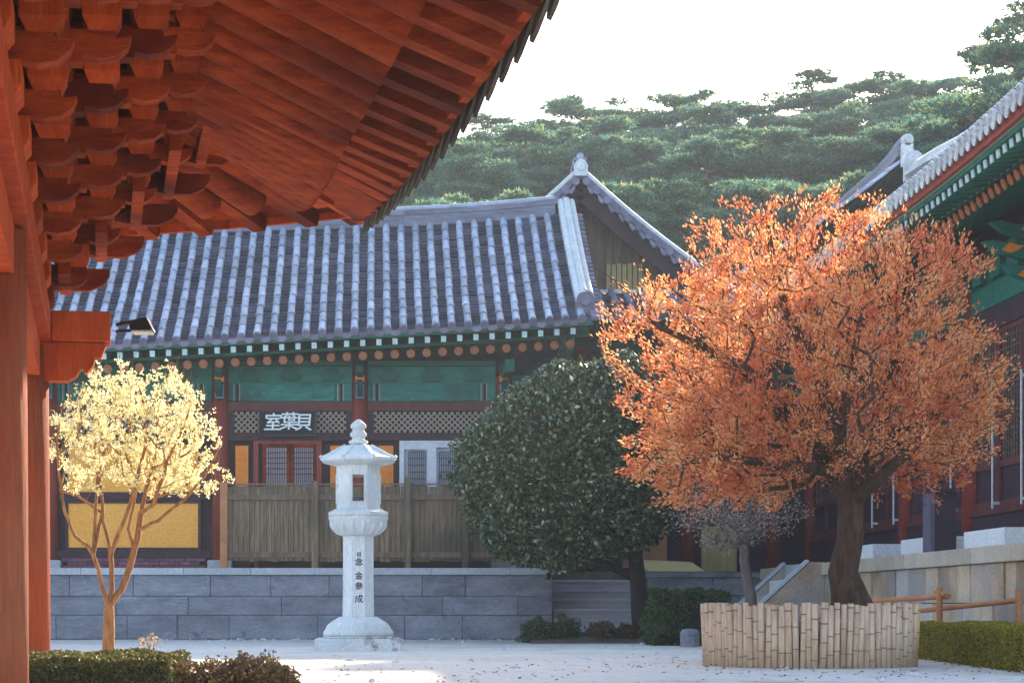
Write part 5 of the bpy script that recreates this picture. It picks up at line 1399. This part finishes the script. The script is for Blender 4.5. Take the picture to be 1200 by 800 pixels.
# ------------------------------------------------------------------ pines on the hill
def pine_mesh(seed, H=11.0, spread=3.2):
    rs_ = np.random.default_rng(seed); mb = MB()
    lean = rs_.normal(size=2)*.06
    def tp(z): return np.array([lean[0]*z + .25*math.sin(z*.5+seed), lean[1]*z + .2*math.cos(z*.6+seed), z])
    mb.tube([tp(H*i/10) for i in range(11)], [.2*(1-.085*i) for i in range(11)], 7, cap=False)
    pads = []
    nl = 26
    for i in range(nl):
        z = H*(.30 + .68*i/(nl-1)); a_ = i*2.4 + rs_.uniform(-.4,.4)
        L = spread*(1 - .62*((z/H-.30)/.7)**1.6)*rs_.uniform(.6,1.1)
        d = np.array([math.cos(a_), math.sin(a_), 0]); b = tp(z); e = b + d*L + np.array([0,0,rs_.uniform(-.1,.5)])
        mb.tube([b, b+d*L*.5+np.array([0,0,-.08]), e], [.06,.04,.02], 5, cap=False)
        for q in range(4):
            f = rs_.uniform(.35,1.1); c = b + (e-b)*f + np.array([0,0,.12]) + rs_.normal(size=3)*np.array([.35,.35,.08]); pads.append((c, rs_.uniform(.45,.85)))
    for q in range(5): pads.append((tp(H)+rs_.normal(size=3)*np.array([.6,.6,.15]), rs_.uniform(.4,.7)))
    C_ = []; 
    for c, r in pads:
        n = int(75*r/.6)
        u = rs_.normal(size=(n,3)); u /= np.linalg.norm(u, axis=1)[:,None]; rr_ = rs_.uniform(.2,1,n)[:,None]**.5
        C_.append(c + u*rr_*np.array([r, r, r*.26]))
    C_ = np.vstack(C_)
    return mb, C_
pine_src = []
def needles(C_):
    k = 7; n = len(C_)*k; base = np.repeat(C_, k, axis=0)
    d = unit(n)*np.array([1,1,.6]) + np.array([0,0,.55]); d /= np.linalg.norm(d, axis=1)[:,None]
    s = np.cross(d, unit(n)); s /= np.linalg.norm(s, axis=1)[:,None]
    L = RNG.uniform(.14,.26,n)[:,None]; Wd = .022
    V = np.stack([base - s*Wd, base + s*Wd, base + d*L], 1).reshape(-1,3)
    return V, np.arange(3*n).reshape(n,3)
for k in range(5):
    mb, C_ = pine_mesh(k+40, 11.0, [3.3,2.9,3.6,3.0,3.4][k])
    me = bpy.data.meshes.new('pine_trunk'); me.from_pydata([tuple(v) for v in mb.v], [], mb.f); me.materials.append(M['bark_pine']); me.update()
    V, Q = needles(C_); tmp = np_mesh('pine_crown', V, Q, M['needles'], None, (0,0,0), k=3); cm = tmp.data; bpy.data.objects.remove(tmp)
    pine_src.append((me, cm))
def pine(px, py_top, Y, k, label=None, rz=0.0, sc_=None):
    X = (px-CX)/F*Y; zt = EYE + (CY-py_top)/F*Y; zb = hz(X, Y)-.2
    h = zt - zb; s_ = h/11.3
    o = empty('pine_tree', (X, Y, zb), label or 'hazy green pine on the wooded hill behind the roofs', 'tree', 'pines on the hill')
    sx = s_ if sc_ is None else sc_
    o.scale = (sx, sx, s_); o.rotation_euler = (0,0,rz)
    for nm, me in (('trunk', pine_src[k][0]), ('crown', pine_src[k][1])):
        c = bpy.data.objects.new(nm, me); col.objects.link(c); c.parent = o
rp_ = random.Random(21)
LBACK = 'hazy pine crown on the skyline of the wooded hill'
LMID = 'hazy pine in the middle of the wooded hill, below the skyline'
LFRONT = 'hazy pine low on the hill just above the tiled roofs'
for (px, py) in ((455,205),(510,178),(555,160),(600,148),(650,142),(700,112),(745,128),(790,112),(838,118),(885,132),(940,100),(985,108),(1030,92),(1075,82),(1115,112),(1160,96),(1210,90),(1270,70),(400,230),(340,240),(270,235),(190,225),(100,215),(10,220),(-90,205),(-190,210)):
    pine(px, py, 92+rp_.uniform(-4,4), rp_.randrange(5), LBACK, rp_.uniform(0,6.28), 1.15)
for (px, py) in ((470,222),(530,205),(585,188),(640,178),(700,165),(755,172),(810,165),(865,175),(925,160),(985,165),(1040,160),(1090,150),(1140,150),(1200,130),(1260,120)):
    pine(px, py, 77+rp_.uniform(-3,3), rp_.randrange(5), LMID, rp_.uniform(0,6.28), 1.05)
for (px, py) in ((500,240),(570,228),(640,222),(720,222),(785,215),(850,225),(915,215),(975,215),(1040,200),(1100,190)):
    pine(px, py, 64+rp_.uniform(-3,3), rp_.randrange(5), LFRONT, rp_.uniform(0,6.28), .95)
for k_, px in enumerate(range(470, 1260, 42)):
    pine(px, 150+14*math.sin(k_*1.7) + (22 if px < 600 else (-18 if px > 1000 else 0)), 84+rp_.uniform(-3,3), rp_.randrange(5), LMID, rp_.uniform(0,6.28), 1.15)
pine(1175, 22, 66, 2, 'tallest pine at the top right corner, reaching above the right hall roof', 1.2, 1.25)
pine(1130, 95, 70, 0, 'pine left of the tallest one, above the right hall roof', 3.0, 1.1)
pine(1235, 30, 62, 3, 'pine cut by the right edge of the photo', 2.0, 1.2)

# ------------------------------------------------------------------ haze
a = MB(); a.box(-150, 190, -12, 215, -1.4, 75)
hm, nt, out = mat_new('haze'); pv = nt.nodes.new('ShaderNodeVolumePrincipled')
pv.inputs['Color'].default_value = (.80,.90,.97,1); pv.inputs['Density'].default_value = .0011; pv.inputs['Anisotropy'].default_value = 0
nt.links.new(pv.outputs[0], out.inputs['Volume'])
tag(a.build('haze', hm), kind='stuff')
